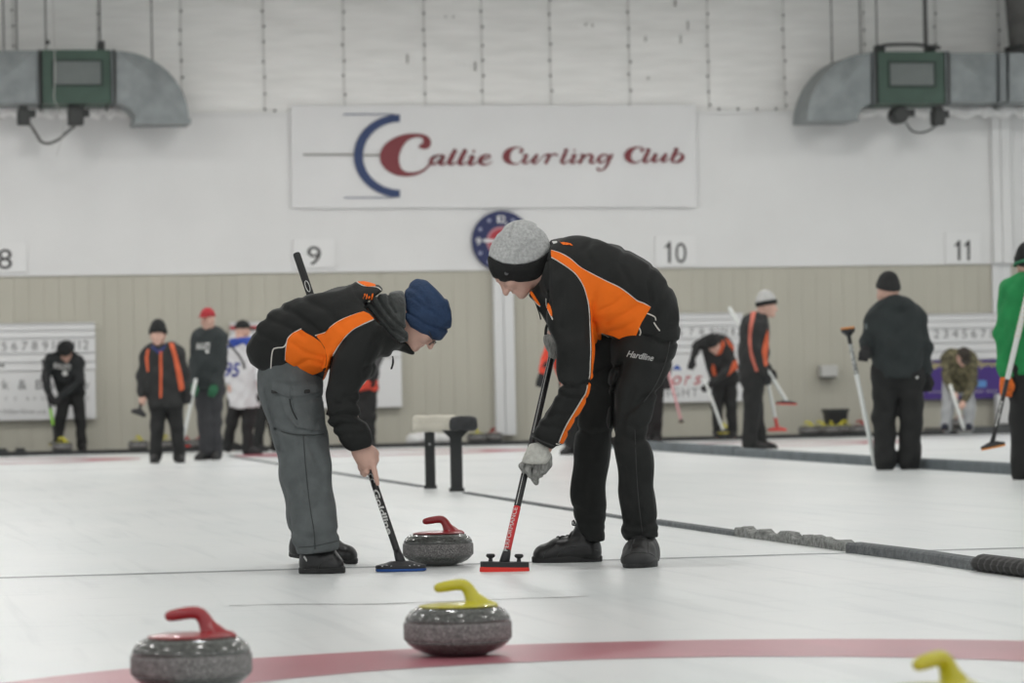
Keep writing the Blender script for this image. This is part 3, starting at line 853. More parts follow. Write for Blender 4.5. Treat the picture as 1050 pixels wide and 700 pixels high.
def heater(box, win, lab):
    t = empty('heater_unit', hp((box[0]+box[2])/2, box[3]))
    hbox(MB(), *box, 0, .75).build('housing', M_GREEN, t)
    xa, ya, xb, yb = win
    m_ = MB(); hbox(m_, xa-2, ya-2, xb+2, ya, -.02, .02); hbox(m_, xa-2, yb, xb+2, yb+2, -.02, .02); hbox(m_, xa-2, ya, xa, yb, -.02, .02); hbox(m_, xb, ya, xb+2, yb, -.02, .02); m_.build('window_frame', mat('heater_dark_green', (.022, .04, .032)), t)
    hbox(MB(), *win, -.012, .02).build('grille_window', M_GREYG, t)
    for xa, xb, m in ((box[0]-5, box[0]-3, M_GALV), (box[0]-2.5, box[0]-.3, M_DKST), (box[2]+.3, box[2]+2.5, M_GALV), (box[2]+2.8, box[2]+4.8, M_DKST)):
        hbox(MB(), xa, box[1]-.5, xb, box[3]+.5, -.03, .78).build('flange', m, t)
    return tag(t, lab, 'heater')
tl = heater((43, 51, 114, 106), (55, 63, 103.5, 86.5), 'green heater unit hung at top left between grey ducts')
m_ = MB(); fan_face(m_, [(119, 52), (119, 106)]+arc(119, 124, 21, 18, 90, 0, 6)[1:]+[(140, 124.5), (194, 124.5)]+arc(119, 124, 75, 72, 0, 90, 12)[:-1], (156, 84), .10, .7); m_.build('duct_elbow', M_GALV, tl)
hbox(MB(), 138, 121.5, 196, 126.5, -.02, .72).build('elbow_flange', M_GALV, tl)
m_ = MB(); fan_face(m_, [(-40, 52), (-40, 106), (38, 106), (38, 51.5)], (6, 79), .10, .7); m_.build('duct', M_GALV, tl)
def motor(x, y, w, h, t, round_=False):
    g = MB()
    c = hp(x, y)
    s_ = 46.9/F_PX
    if round_:
        g.lathe([(.001, -.16), (w*s_*.4, -.16), (w*s_*.5, -.12), (w*s_*.5, .12), (w*s_*.3, .15), (.001, .15)], c+np.array([0, .2, 0]), 20, (1, 0, 0), (0, 0, 1), (0, 1, 0))
        g.obox(c+np.array([.16, .2, .03]), (1, 0, 0), (0, 1, 0), (0, 0, 1), .07, .06, .05)
    else:
        g.obox(c+np.array([0, .2, 0]), (1, 0, 0), (0, 1, 0), (0, 0, 1), w*s_/2, .12, h*s_/2, .02)
        g.obox(c+np.array([0, .2, h*s_/2+.02]), (1, 0, 0), (0, 1, 0), (0, 0, 1), w*s_/3, .09, .02)
        g.obox(c+np.array([w*s_/2+.03, .2, .05]), (1, 0, 0), (0, 1, 0), (0, 0, 1), .05, .05, .05)
    g.build('motor', M_DKST, t)
motor(25, 119, 13, 16, tl); motor(78.5, 118.5, 16, 18, tl)
MB().tube([hp(x, y, -.1) for x, y in catmull([(30, 126), (37, 137), (42, 145), (50, 147), (60, 143), (68, 136), (77, 129)], 5)], .02, 8).build('power_cable', mat('cable_grey', (.1, .1, .095)), tl)
g = MB()
for x in (42, 72, 110, 86): hbox(g, x-1, 106, x+1, 113, .1, .14)
g.build('bracket', M_DKST, tl, kind='stuff')
tr = heater((900, 53, 969, 106), (912.5, 65, 957.5, 87.5), 'green heater unit hung at top right between grey ducts')
m_ = MB(); fan_face(m_, [(893, 106), (893, 54)]+arc(893, 124, 65, 70, 90, 180, 12)[1:]+[(881, 124)]+arc(893, 124, 14, 16, 180, 90, 6)[1:-1], (862, 88), .10, .75); m_.build('duct_elbow', M_GALV, tr)
m_ = MB(); fan_face(m_, [(974, 54), (974, 104.5), (1022, 104.5), (1022, 54)], (1000, 79), .10, .7); m_.build('duct', M_GALV, tr)
m_ = MB(); hbox(m_, 1022.5, 53, 1024, 105, -.02, .72); hbox(m_, 1024.5, 54, 1032.5, 104, 0, .7); hbox(m_, 1033, 53, 1034.3, 105, -.02, .72); m_.build('duct_collar', mat('duct_darker', (.19, .21, .215), .5, .1, 4, metal=.3), tr)
m_ = MB(); fan_face(m_, [(1035, 54), (1035, 104.5), (1110, 104.5), (1110, 54)], (1062, 79), .05, .7); m_.build('duct', M_GALV, tr)
motor(925.5, 117, 19, 19, tr, True); motor(966, 119.5, 12, 17, tr)
MB().tube([hp(x, y, -.1) for x, y in catmull([(929, 126), (935, 134), (944, 136), (953, 133.5), (961, 128)], 5)], .014, 8).build('power_cable', M_DKST, tr)
m_ = MB(); m_.tube([hp(x, y, .0) for x, y in catmull([(905, 47), (912, 46), (935, 45.5), (950, 47), (964, 49)], 4)], .025, 8); m_.build('top_rail', M_DKST, tr)
for (x, w) in ((906, 8), (958, 8)):
    hbox(MB(), x-w/2, 45, x+w/2, 52, .1, .3).build('hanger_bracket', M_DKST, tr)
hbox(MB(), 101.5, 41, 108, 51, .1, .3).build('hanger_bracket', M_DKST, tl)
hbox(MB(), 47, 40.5, 51.5, 44, .1, .2).build('hanger_bracket', M_DKST, tl)
for par, xs_ in ((tl, (5.5, 19, 49, 105, 158.5)), (tr, (860.5, 890, 907, 957.5))):
    for x in xs_:
        a = hp(x, 58 if x not in (860.5, 158.5) else (60 if x == 158.5 else 62)); MB().tube([a+np.array([0, .35, 0]), a+np.array([0, .35, 0])+ZZ*(7.2-a[2])], .011 if x not in (957.5,) else .034, 8).build('hanging_rod', mat('rod_steel', (.09, .09, .088), .5), par)
# dark round vent at the top right corner
t = empty('exhaust_vent', hp(1047, 54, -.3))
c = hp(1052, 54, -.45)
MB().lathe([(.30, 0), (.30, .06), (.24, .08), (.27, .5), (.30, 1.0), (.30, 1.25)], c, 28).build('vent_pipe', mat('vent_soot', (.11, .11, .105), .7, .3, 3), t)
MB().lathe([(.27, .0), (.31, .02), (.31, .07), (.27, .09)], c, 28).build('vent_collar', M_DKST, t)
tag(t, 'dark sooty round exhaust vent above the duct in top right corner', 'vent')
g = MB(); g.tube([hp(x, y, .25) for x, y in catmull([(54.5, -40), (54.5, 0), (56, 55), (56.3, 80), (55.5, 100), (60, 112), (65, 121), (64, 138), (58, 160)], 5)], .0055, 6)
tag(g.build('hanging_cord', mat('cord_pale', (.5, .5, .48)), origin=hp(58, 160, .25)), 'thin pale cord dangling in front of the left green heater', 'cord')

# wall dispenser, bin, white cabinet
t = empty('paper_dispenser', onw(846, 386, .03))
a = onw(837.5, 374.5); b_ = onw(854.5, 386.5); w_, h_ = (b_[0]-a[0])/2, (a[2]-b_[2])/2
g = MB(); g.obox(((a[0]+b_[0])/2, WALL_Y-.14, (a[2]+b_[2])/2), (1, 0, 0), (0, 1, 0), (0, 0, 1), w_, .11, h_, .02); g.build('dispenser_cover', mat('dispenser_white', (.5, .5, .48), .5), t)
g = MB(); g.box((a[0]+.02, WALL_Y-.2, b_[2]-.015), (b_[0]-.02, WALL_Y-.06, b_[2]+.01)); g.build('dispenser_slot', M_DKST, t)
tag(t, 'small white paper dispenser mounted on the tan wall', 'dispenser')
# bin with a flared rim
t = empty('waste_bin', on_y(857, 442, WALL_Y-.45)*np.array([1, 1, 0])+np.array([0, 0, WALK_Z]))
def binring(f, z): c = np.array(t.location); return [c+np.array([i*f*.155, j*f*.12, z]) for i, j in ((-1, -1), (1, -1), (1, 1), (-1, 1))]
g = MB(); g.loft([binring(.8, 0), binring(1.0, .32), binring(1.06, .325), binring(1.06, .35), binring(.96, .35), binring(.78, .02)], True); g.build('bin_body', mat('bin_black', (.016, .016, .016), .5), t)
g = MB(); g.loft([binring(1.07, .315), binring(1.09, .32), binring(1.09, .356), binring(.98, .356), binring(.96, .33)], False); g.build('bin_rim', M_DKST, t)
tag(t, 'black square waste bin against the tan wall behind yellow stones', 'bin')
t = empty('storage_cabinet', np.array([onw(1029, 440)[0], WALL_Y-.2, STEP_Z]))
a = onw(1020, 404, .2); b_ = onw(1039, 441, .2)
g = MB(); g.box((a[0], WALL_Y-.3, STEP_Z+.03), (b_[0], WALL_Y-.17, a[2])); g.build('cabinet_body', M_POST, t)
g = MB(); g.box((a[0]+.015, WALL_Y-.312, STEP_Z+.05), (b_[0]-.015, WALL_Y-.3, a[2]-.02)); dr = g.build('cabinet_door', M_SIGN, t)
g = MB(); g.box((a[0]+.02, WALL_Y-.29, STEP_Z), (b_[0]-.02, WALL_Y-.19, STEP_Z+.03)); g.build('plinth', M_DKST, t)
tag(t, 'low white cabinet under the scoreboard by the right wall post', 'cabinet')

# ================================================================== STONES
def granite(name, c0, c1, rough, scale=420, rough_bump=0.0, coat=0.0):
    m = bpy.data.materials.new(name); m.use_nodes = True; nt = m.node_tree; b = nt.nodes['Principled BSDF']
    tc = nt.nodes.new('ShaderNodeTexCoord')
    v = nt.nodes.new('ShaderNodeTexVoronoi'); v.inputs['Scale'].default_value = scale
    n = nt.nodes.new('ShaderNodeTexNoise'); n.inputs['Scale'].default_value = scale*.55; n.inputs['Detail'].default_value = 5; n.inputs['Roughness'].default_value = .75
    nt.links.new(tc.outputs['Object'], v.inputs[0]); nt.links.new(tc.outputs['Object'], n.inputs[0])
    mx = nt.nodes.new('ShaderNodeMix'); mx.data_type = 'FLOAT'; mx.inputs[0].default_value = .45
    sp = nt.nodes.new('ShaderNodeSeparateColor'); nt.links.new(v.outputs['Color'], sp.inputs[0])
    nt.links.new(n.outputs[0], mx.inputs[2]); nt.links.new(sp.outputs[0], mx.inputs[3])
    r = nt.nodes.new('ShaderNodeValToRGB'); e = r.color_ramp.elements
    e[0].position = .28; e[0].color = c0+(1,); e[1].position = .62; e[1].color = c1+(1,)
    e2 = e.new(.80); e2.color = tuple(min(1, x*2.0) for x in c1)+(1,)
    nt.links.new(mx.outputs[0], r.inputs[0]); nt.links.new(r.outputs[0], b.inputs['Base Color'])
    b.inputs['Roughness'].default_value = rough; b.inputs['Coat Weight'].default_value = coat; b.inputs['Coat Roughness'].default_value = .05
    if rough_bump:
        bp = nt.nodes.new('ShaderNodeBump'); bp.inputs['Strength'].default_value = rough_bump; bp.inputs['Distance'].default_value = .002
        nt.links.new(mx.outputs[0], bp.inputs['Height']); nt.links.new(bp.outputs[0], b.inputs['Normal'])
    return m
M_GRAN = granite('polished_granite', (.028, .029, .027), (.115, .118, .11), .16, coat=.3)
M_BAND = granite('matte_granite_band', (.07, .068, .066), (.235, .225, .22), .62, 380, .8)
M_HRED = mat('handle_red', (.30, .016, .022), .32, .06, 20, coat=.4)
M_HYEL = mat('handle_yellow', (.52, .47, .022), .34, .06, 20, coat=.4)
M_HWHT = mat('handle_white', (.7, .7, .7), .35)
STONE_MESH = {}
def stone_meshes():
    g = MB(); g.lathe([(.001, .006), (.052, .005), (.060, .0), (.068, .0015), (.095, .010), (.118, .0205), (.133, .033), (.1405, .043)], n=56); lo = (np.concatenate(g.v), g.f)
    g2 = MB(); g2.lathe([(.1405, .090), (.1385, .099), (.133, .109), (.124, .1185), (.112, .1255), (.098, .129), (.001, .130)], n=56)
    b = MB(); b.v = []; b.add(lo[0], lo[1]); b.add(np.concatenate(g2.v), g2.f)
    STONE_MESH['body'] = np_mesh('granite_body', np.concatenate(b.v), b.f, M_GRAN)
    g = MB(); g.lathe([(.1402, .0425), (.1428, .046), (.1432, .055), (.1432, .078), (.1428, .087), (.1402, .0905)], n=56, caps=False)
    STONE_MESH['band'] = np_mesh('striking_band', np.concatenate(g.v), g.f, M_BAND)
    # handle: cover plate with a flared goose-neck grip, grown as one surface
    f = Sdf()
    f.ops.append(('u', lambda p: np.maximum(ell(p, (0, 0, .128), (.108, .108, .0125)), .1295-p[:, 2]), 0))
    hp_ = catmull([(-.050, 0, .1790, .0118), (-.028, 0, .1830, .0136), (-.002, 0, .1862, .0140), (.016, 0, .1855, .0142), (.0275, 0, .1775, .0148), (.035, 0, .165, .0165), (.043, 0, .149, .0195), (.058, 0, .134, .021)], 5)
    f.chain([q[:3] for q in hp_], [q[3] for q in hp_], k=.003)
    f.cone((.05, 0, .134), (.090, 0, .129), .018, .010, .02)
    V, Q = mesh_sdf(f, (-.125, -.125, .12), (.125, .125, .215), .0038, 1)
    for k_, m in (('red', M_HRED), ('yellow', M_HYEL), ('white', M_HWHT)):
        STONE_MESH[k_] = np_mesh('handle', V, Q, m)
    g = MB(); g.lathe([(.1085, .1285), (.1105, .1295), (.1105, .1315), (.107, .1325)], n=48, caps=False)
    STONE_MESH['rim'] = np_mesh('cover_rim', np.concatenate(g.v), g.f, M_HRED)
stone_meshes()
def stone(loc, colr, rz, label, group=None, name='curling_stone'):
    t = empty(name, loc); t.rotation_euler = (0, 0, rz)
    for nm, key in (('granite_body', 'body'), ('striking_band', 'band'), ('handle', colr)):
        o = bpy.data.objects.new(nm, STONE_MESH[key]); link(o, t)
    return tag(t, label, 'curling stone', group)
def gd(px, d):
    p = P(px, 500, d); return np.array([p[0], p[1], 0])
YAW = -PSI
stone(gd(448, 14.02), 'red', YAW, 'red-handled curling stone between the two sweepers\' brooms')
stone(gd(466.5, 9.15), 'yellow', YAW+.1, 'yellow-handled curling stone in front at the ring\'s edge')
stone(gd(193, 8.17), 'red', YAW, 'large red-handled curling stone in left foreground')
stone(gd(956, 6.35), 'yellow', YAW+.75, 'yellow handle of a stone cut off at the bottom right')
def walk_stone(px, colr, rz, label, dy=.0, group='stones on the walkway', z=WALK_Z):
    p = on_y(px, 450, WALK_Y+.22+dy); return stone((p[0], p[1], z), colr, rz, label, group)
walk_stone(63.5, 'yellow', .3, 'yellow-handled stone at the feet of the bending player in black hoodie', -.02)
walk_stone(142, 'yellow', .9, 'yellow-handled stone on the walkway left of the boy\'s legs')
walk_stone(169, 'yellow', 2.2, 'yellow-handled stone seen between the legs of the striped-jacket boy', .36)
walk_stone(189, 'red', .7, 'red-handled stone just right of the striped-jacket boy\'s legs')
walk_stone(206, 'red', 2.0, 'red-handled stone behind the legs of the red-cap player', .38)
sk = on_y(438, 450, WALK_Y+.55); sc_ = F_PX/46.9
f = Sdf(); f.ell((-.17, 0, .06), (.13, .12, .085)); f.ell((.0, .01, .075), (.15, .13, .095), None, .05); f.ell((.19, 0, .06), (.14, .12, .08), None, .05); f.ell((-.05, -.02, .13), (.06, .06, .045), None, .05); f.cut(lambda p: -p[:, 2], .01)
ff = lambda p: f(p)+.008*np.sin(p[:, 0]*31+3*p[:, 2])*np.sin(p[:, 2]*42+p[:, 0]*17)
V, Q = mesh_sdf(ff, (-.36, -.2, -.03), (.38, .2, .24), .012, 1)
o = bpy.data.objects.new('crumpled_sack', np_mesh('crumpled_sack', V, Q, mat('sack_white', (.72, .72, .71), .8, .08, 10))); o.location = (sk[0], sk[1], WALK_Z); link(o)
tag(o, 'white crumpled sack on the walkway behind the padded bench legs', 'sack')
walk_stone(489, 'yellow', 1.2, 'yellow-handled stone under the dark end of the padded bench', .2)
walk_stone(506, 'red', 1.9, 'stone with hidden handle right of the bench by the white post', .35)
walk_stone(741, 'yellow', .2, 'yellow-handled stone at the feet of the bending curler under the beer sign')
walk_stone(829, 'yellow', .15, 'leftmost front stone of the yellow-handled group before the black bin')
walk_stone(841, 'yellow', -.6, 'back left stone of the yellow-handled group before the black bin', .34)
walk_stone(852.5, 'yellow', 1.1, 'right front stone of the yellow-handled group before the black bin')
walk_stone(866, 'yellow', 2.9, 'back right stone of the yellow-handled group beside the black bin', .34)
walk_stone(882, 'red', .2, 'red-handled stone left of the black-hoodie man\'s broom')
walk_stone(909, 'red', 1.5, 'red-handled stone seen between the black-hoodie man\'s legs')
walk_stone(984.5, 'red', .6, 'red-handled stone between the hands and feet of the camouflage player', z=STEP_Z)
for px, lab in ((2.5, 'left dark rubber foothold against the walkway at the far left'), (21, 'right dark rubber foothold against the walkway at the far left')):
    p = on_y(px, 464, WALK_Y-.22); g = MB(); g.obox((p[0], p[1], .035), (1, 0, 0), (0, 1, 0), (0, 0, 1), .085, .11, .035, .012); g.obox((p[0], p[1]+.04, .085), (1, 0, 0), (0, 1, 0), (0, 0, 1), .06, .04, .022, .008)
    tag(g.build('foothold', M_DARK, origin=(p[0], p[1], 0), smooth=False), lab, 'foothold')

# padded bench standing on the divider line
pa, pb = ground(441.5, 500.8), ground(468.5, 503.6)
t = empty('padded_bench', (pa+pb)/2)
dx = (pb-pa); dx /= np.linalg.norm(dx); nx = np.array([dx[1], -dx[0], 0])
M_BLEG = mat('bench_black', (.018, .02, .02), .6, .1, 5)
for p, w in ((pa, 10.5), (pb, 12.5)):
    d = (p-CAM).dot(C_F); hw = w*d/F_PX/2
    lh = .226 if w < 12 else .212; g = MB(); g.obox(p+ZZ*lh, RH, FH, ZZ, hw, hw*.8, lh, .006); g.obox(p+ZZ*.012, RH, FH, ZZ, hw*1.25, hw*1.2, .012, .004); lg = g.build('leg', M_BLEG, t)
    g = MB(); g.lathe([(.008, 0), (.008, .006), (.001, .008)], p+ZZ*.33-FH*hw*.82, 10, RH, ZZ, -FH)
    if w < 12: g.build('bolt', mat('bolt_steel', (.5, .5, .5), .4, metal=.8), lg)
g = MB(); g.hexa([pb-RH*.1+ZZ*.44+FH*.05, pb-RH*.03+ZZ*.37+FH*.05, pb+RH*.03+ZZ*.37+FH*.05, pb+RH*.1+ZZ*.44+FH*.05, pb-RH*.1+ZZ*.44-FH*.04, pb-RH*.03+ZZ*.37-FH*.04, pb+RH*.03+ZZ*.37-FH*.04, pb+RH*.1+ZZ*.44-FH*.04]); g.build('gusset', M_BLEG, t)
def pillow(xa, ya, xb, yb, d, dep, name, m, sag):
    c = (P(xa, ya, d)+P(xb, yb, d))/2; hx = (xb-xa)*d/F_PX/2; hz = (yb-ya)*d/F_PX/2
    f = Sdf(); f.u(lambda p: rbox(p, (0, 0, 0), (hx, dep, hz), rad=hz*.5)); f.post = 0
    ff = lambda p: f(p)+.006*np.sin(p[:, 0]*38+p[:, 1]*11)*np.cos(p[:, 2]*40+p[:, 1]*22)-sag*np.maximum(-p[:, 2], 0)
    V, Q = mesh_sdf(ff, (-hx-.03, -dep-.03, -hz-.03), (hx+.03, dep+.03, hz+.03), .009, 1)
    V = c+V@np.array([RH, FH, ZZ])
    o = bpy.data.objects.new(name, np_mesh(name, V-np.array(t.location), Q, m)); link(o, t)
pillow(423.5, 426, 468, 441, 25.3, .17, 'pale_pad', mat('pad_cream', (.60, .565, .485), .9, .08, 12, .3, 50), .12)
pillow(461.5, 427, 489, 441, 24.7, .15, 'dark_pad', mat('pad_charcoal', (.035, .036, .038), .85, .2, 20, .4, 50), .0)
tag(t, 'small padded bench with two black legs standing on the divider', 'bench')

# ================================================================== PEOPLE
M_SKIN = mat('skin', (.62, .385, .31), .5, .07, 18)
M_SKIN2 = mat('skin_blurred', (.56, .35, .28), .55)
M_LIP = mat('lips', (.42, .15, .14), .5)
M_JBLK = mat('jacket_black', (.0105, .0112, .0105), .68, .15, 14, .35, 22, spec=.3)
M_ORG = mat('jacket_orange', (.88, .165, .010), .65, .05, 12, .25, 20, spec=.2)
M_PIPE = mat('piping_white', (.66, .62, .57), .6)
M_TGREY = mat('trousers_grey', (.092, .102, .104), .8, .12, 20, .35, 30)
M_TBLK = mat('trousers_black', (.0115, .0123, .0115), .7, .18, 16, .35, 26, spec=.3)
M_SHOE = mat('shoe_leather', (.012, .012, .012), .32, .15, 20, .1, 60)
M_SOLE = mat('shoe_sole', (.017, .017, .017), .6)
M_LACE = mat('lace_black', (.010, .010, .010), .6)
M_NAVY = mat('beanie_navy', (.020, .045, .105), .85, .14, 30, .5, 90)
M_MEL = mat('beanie_grey_melange', (.43, .435, .43), .9, .2, 90, .35, 120, detail=8)
M_BAND_ = mat('beanie_band_black', (.009, .009, .009), .85, .2, 40, .3, 100)
M_SNOOD = mat('snood_charcoal', (.042, .046, .044), .95, .25, 40, .6, 60, sheen=.3)
M_GLV = mat('glove_white_knit', (.55, .545, .50), .9, .12, 60, .6, 110)
M_GLVG = mat('glove_grey_knit', (.27, .27, .255), .9, .4, 90, .7, 110, stretch=(1, 1, .35))
M_GLVB = mat('glove_black', (.014, .014, .015), .8)
nrm = lambda v: np.asarray(v, float)/np.linalg.norm(v)

def grow(fr, name, f, pts, pad, h, m, parent, smooth=1):
    pts = np.asarray(pts)
    V, Q = mesh_sdf(f, pts.min(0)-pad, pts.max(0)+pad, h, smooth)
    return Piece(fr, name, V, Q, m, parent)
def with_post(f, fr, outline=None, folds=(), k=0.02, wob=0.0, seed=0, relax=0.0):
    """cloth shape: base, cut to a traced outline, creased along fold lines, slightly uneven"""
    ph = np.random.default_rng(seed).uniform(0, 6.28, 9)
    def g(p):
        d = f(p)
        if outline is not None or folds:
            X, Y = fr.px(p.astype(float))
        if outline is not None:
            near = d < 0.12
            o = np.full(len(p), -1.0, np.float32)
            if near.any(): o[near] = poly_sd(X[near], Y[near], outline)/fr.s-relax
            d = -smin(-d, -o, k)
        for pl, dep, w in folds:
            q = line_d(X, Y, pl)/w
            d = d+1.25*dep*np.exp(-q*q)*np.where(p[:, 1] < fold_y, 1, .3)
        if wob:
            x, y, z = p[:, 0], p[:, 1], p[:, 2]
            d = d+1.35*wob*(np.sin(x*21+z*13+ph[0])*np.sin(z*17-y*9+ph[1])+.6*np.sin(x*37-z*31+ph[2]+2*np.sin(y*14+ph[3]))*np.sin(y*23+ph[4]+z*8))
        return d.astype(np.float32)
    return g
fold_y = 9.0

def axes(fr, f2, u2, fd=0.0):
    """head axes in the person frame from screen directions (x right, y up)"""
    f = nrm([f2[0], fd, f2[1]]); u = np.array([u2[0], 0, u2[1]], float); u = nrm(u-f*(u@f)); s = np.cross(u, f)
    return f, u, s
def head_sdf(S, c, f, u, s, hs=1.0, k=.02, detail=True):
    A = lambda a, b, d=0: c+(f*a+u*b+s*d)*hs
    R = np.array([f, s, u])
    S.ell(A(-.005, 0), np.array([.096, .076, .092])*hs, R, k)
    S.ell(A(.030, -.055), np.array([.062, .060, .075])*hs, R, .03*hs)
    S.cone(A(.02, -.07), A(.072, -.103), .046*hs, .023*hs, .025*hs)
    S.cone(A(-.025, -.055), A(-.045, -.15), .056*hs, .060*hs, .03*hs)
    if detail:
        S.cone(A(.088, -.012), A(.112, -.050), .008*hs, .0125*hs, .012*hs)
        for d in (-1, 1):
            S.ell(A(.100, -.052, .011*d), np.array([.011, .008, .008])*hs, R, .006*hs)
            S.sub(lambda p, d=d: ell(p, A(.096, -.012, .031*d), np.array([.013, .017, .010])*hs, R), .012*hs)
            S.ell(A(.079, -.014, .030*d), np.array([.0125, .0125, .0115])*hs, R, .002)
            S.ell(A(.083, .008, .030*d), np.array([.012, .022, .007])*hs, R, .012*hs)
            S.ell(A(.062, -.045, .040*d), np.array([.025, .022, .02])*hs, R, .02*hs)
            S.ell(A(-.008, -.028, .074*d), np.array([.019, .009, .030])*hs, R, .006*hs)
        S.cone(A(.087, -.074, -.02), A(.087, -.074, .02), .0065*hs, .0065*hs, .006)
        S.cone(A(.093, -.073, -.008), A(.093, -.073, .008), .006*hs, .006*hs, .006)
        S.cone(A(.086, -.084, -.017), A(.086, -.084, .017), .0072*hs, .0072*hs, .006)
        S.sub(lambda p: cone(p, A(.098, -.0785, -.022), A(.098, -.0785, .022), .0022*hs, .0022*hs), .003)
        S.ell(A(.082, -.108), np.array([.016, .02, .014])*hs, R, .015*hs)
    else:
        S.cone(A(.088, -.015), A(.108, -.048), .010*hs, .015*hs, .015*hs)
        for d in (-1, 1): S.ell(A(-.008, -.028, .074*d), np.array([.02, .012, .032])*hs, R, .006*hs)
    return A
def fist(S, c, ax, n, hs=1.0, shaft=.013, k=.006, thumb=1, side=1):
    """a hand closed round a shaft: c on the shaft, ax along it (towards the index finger), n from palm to shaft"""
    ax = nrm(ax); n = nrm(np.asarray(n)-ax*(np.asarray(n)@ax)); fd = np.cross(ax, n)*side
    r = shaft+.0105*hs
    pt = lambda off, th, ro: c+ax*off*hs+ro*(math.cos(math.radians(th))*(-n)+math.sin(math.radians(th))*fd)
    lens = [1.0, 1.06, 1.0, .86]
    for j in range(4):
        off = (1.5-j)*.0205
        pts = [pt(off, th, ro) for th, ro in ((20, r+.022*hs), (62, r+.012*hs), (112, r+.004), (165, r+.001), (205*lens[j], r))]
        S.chain(pts, [.0115*hs, .0112*hs, .0105*hs, .0098*hs, .0085*hs], k=k)
    w = pt(0, -35, r+.030*hs)-fd*.045*hs
    for j in range(4):
        off = (1.5-j)*.0195
        S.cone(pt(off, 20, r+.021*hs), pt(off*.8, -30, r+.022*hs)-fd*.03*hs, .0135*hs, .016*hs, .012)
    S.cone(pt(.004, -20, r+.024*hs), w, .026*hs, .027*hs, .02)
    if thumb:
        S.chain([w+ax*.02*hs+n*.004, pt(.034, -62, r+.012*hs), pt(.040, -105, r+.004), pt(.036, -150, r+.002), pt(.026, -178, r+.001)], [.0165*hs, .0145*hs, .0125*hs, .0115*hs, .0095*hs], k=.010)
    return w-fd*.02*hs
def shoe(fr, heel, toe, parent, w=.10, name='shoe', tall=.085, laces=True, h=.006, lead=None, collar=.05):
    """leather shoe: heel and toe points on the ice in the person frame"""
    heel = np.asarray(heel, float); toe = np.asarray(toe, float)
    L_ = np.linalg.norm((toe-heel)[:2]); f = nrm(toe-heel); u = np.array([0, 0, 1.]); u = nrm(u-f*(u@f)); s = np.cross(u, f)
    A = lambda a, b, c=0: heel+f*a+u*b+s*c
    R = np.array([f, s, u])
    S = Sdf()
    S.chain([A(.048, .062), A(.10, .058), A(L_*.60, .050), A(L_-.052, .036)], [.042*w/.1, .040*w/.1, .043*w/.1, .033*w/.1], k=.03)
    S.ell(A(L_-.075, .030), (.068, .047*w/.1, .036), R, .02)
    S.cone(A(.062, .075), A(.060, tall+.022), .040, .039, .02)
    S.cone(A(.115, .088), A(.090, tall+.028), .022, .020, .02)
    S.chain([A(.046, .036), A(L_*.55, .034), A(L_-.050, .031)], [.0425*w/.1, .0415*w/.1, .0385*w/.1], .012)
    S.cone(A(.085, .080), A(L_*.56, .066), .030, .026, .02)
    S.cut(lambda p: -half(p, A(0, .012), u), .004)
    V, Q = mesh_sdf(S, np.minimum(heel, toe)-.09, np.maximum(heel, toe)+np.array([.09, .09, .2]), h, 1)
    up = Piece(fr, name, V, Q, lead or M_SHOE, parent)
    # sole: rounded outline with a small foxing band
    out = []
    for t in np.linspace(0, 2*math.pi, 40, endpoint=False):
        x = math.cos(t); y = math.sin(t)
        a = L_/2+x*L_/2*.995; wd = .046*w/.1*(1 if x > 0 else .88)*(1-.10*math.cos(2*t+.6)); out.append((a, y*abs(y)**-.18*wd if y else 0))
    g = MB(); rings = []
    for z, k in ((0, .985), (.004, 1.01), (.020, 1.015), (.024, 1.0), (.027, .97)):
        rings.append([A(L_/2+(a-L_/2)*k, z+max(0, (a/L_-.72))*.05*0, b*k) for a, b in out])
    g.loft(rings); up.child_mesh('sole', np.concatenate(g.v), g.f, M_SOLE, True)
    if laces:
        g = MB()
        for i in range(5):
            a = L_*(.36+.065*i); z0 = .112-.0105*i if False else None
            pts = []
            for c in np.linspace(-.026, .026, 7):
                o = A(a+.012*(c/.026)*(1 if i % 2 else -1), .3, c); hh = up.bvh().ray_cast(Vector(o), Vector(-u))
                if hh[0] is not None: pts.append(np.array(hh[0])+u*.002)
            if len(pts) > 2: g.tube(pts, .0032, 6)
        b = None
        o = A(L_*.36, .3, 0); hh = up.bvh().ray_cast(Vector(o), Vector(-u))
        if hh[0] is not None:
            b = np.array(hh[0])
            for sg in (-1, 1):
                g.tube(catmull([b, b+s*.018*sg+u*.02+f*.01, b+s*.034*sg+u*.012+f*.012, b+s*.022*sg+u*.002+f*.012, b], 4), .0026, 6)
        if g.n: up.child_mesh('laces', np.concatenate(g.v), g.f, M_LACE, True)
    return up

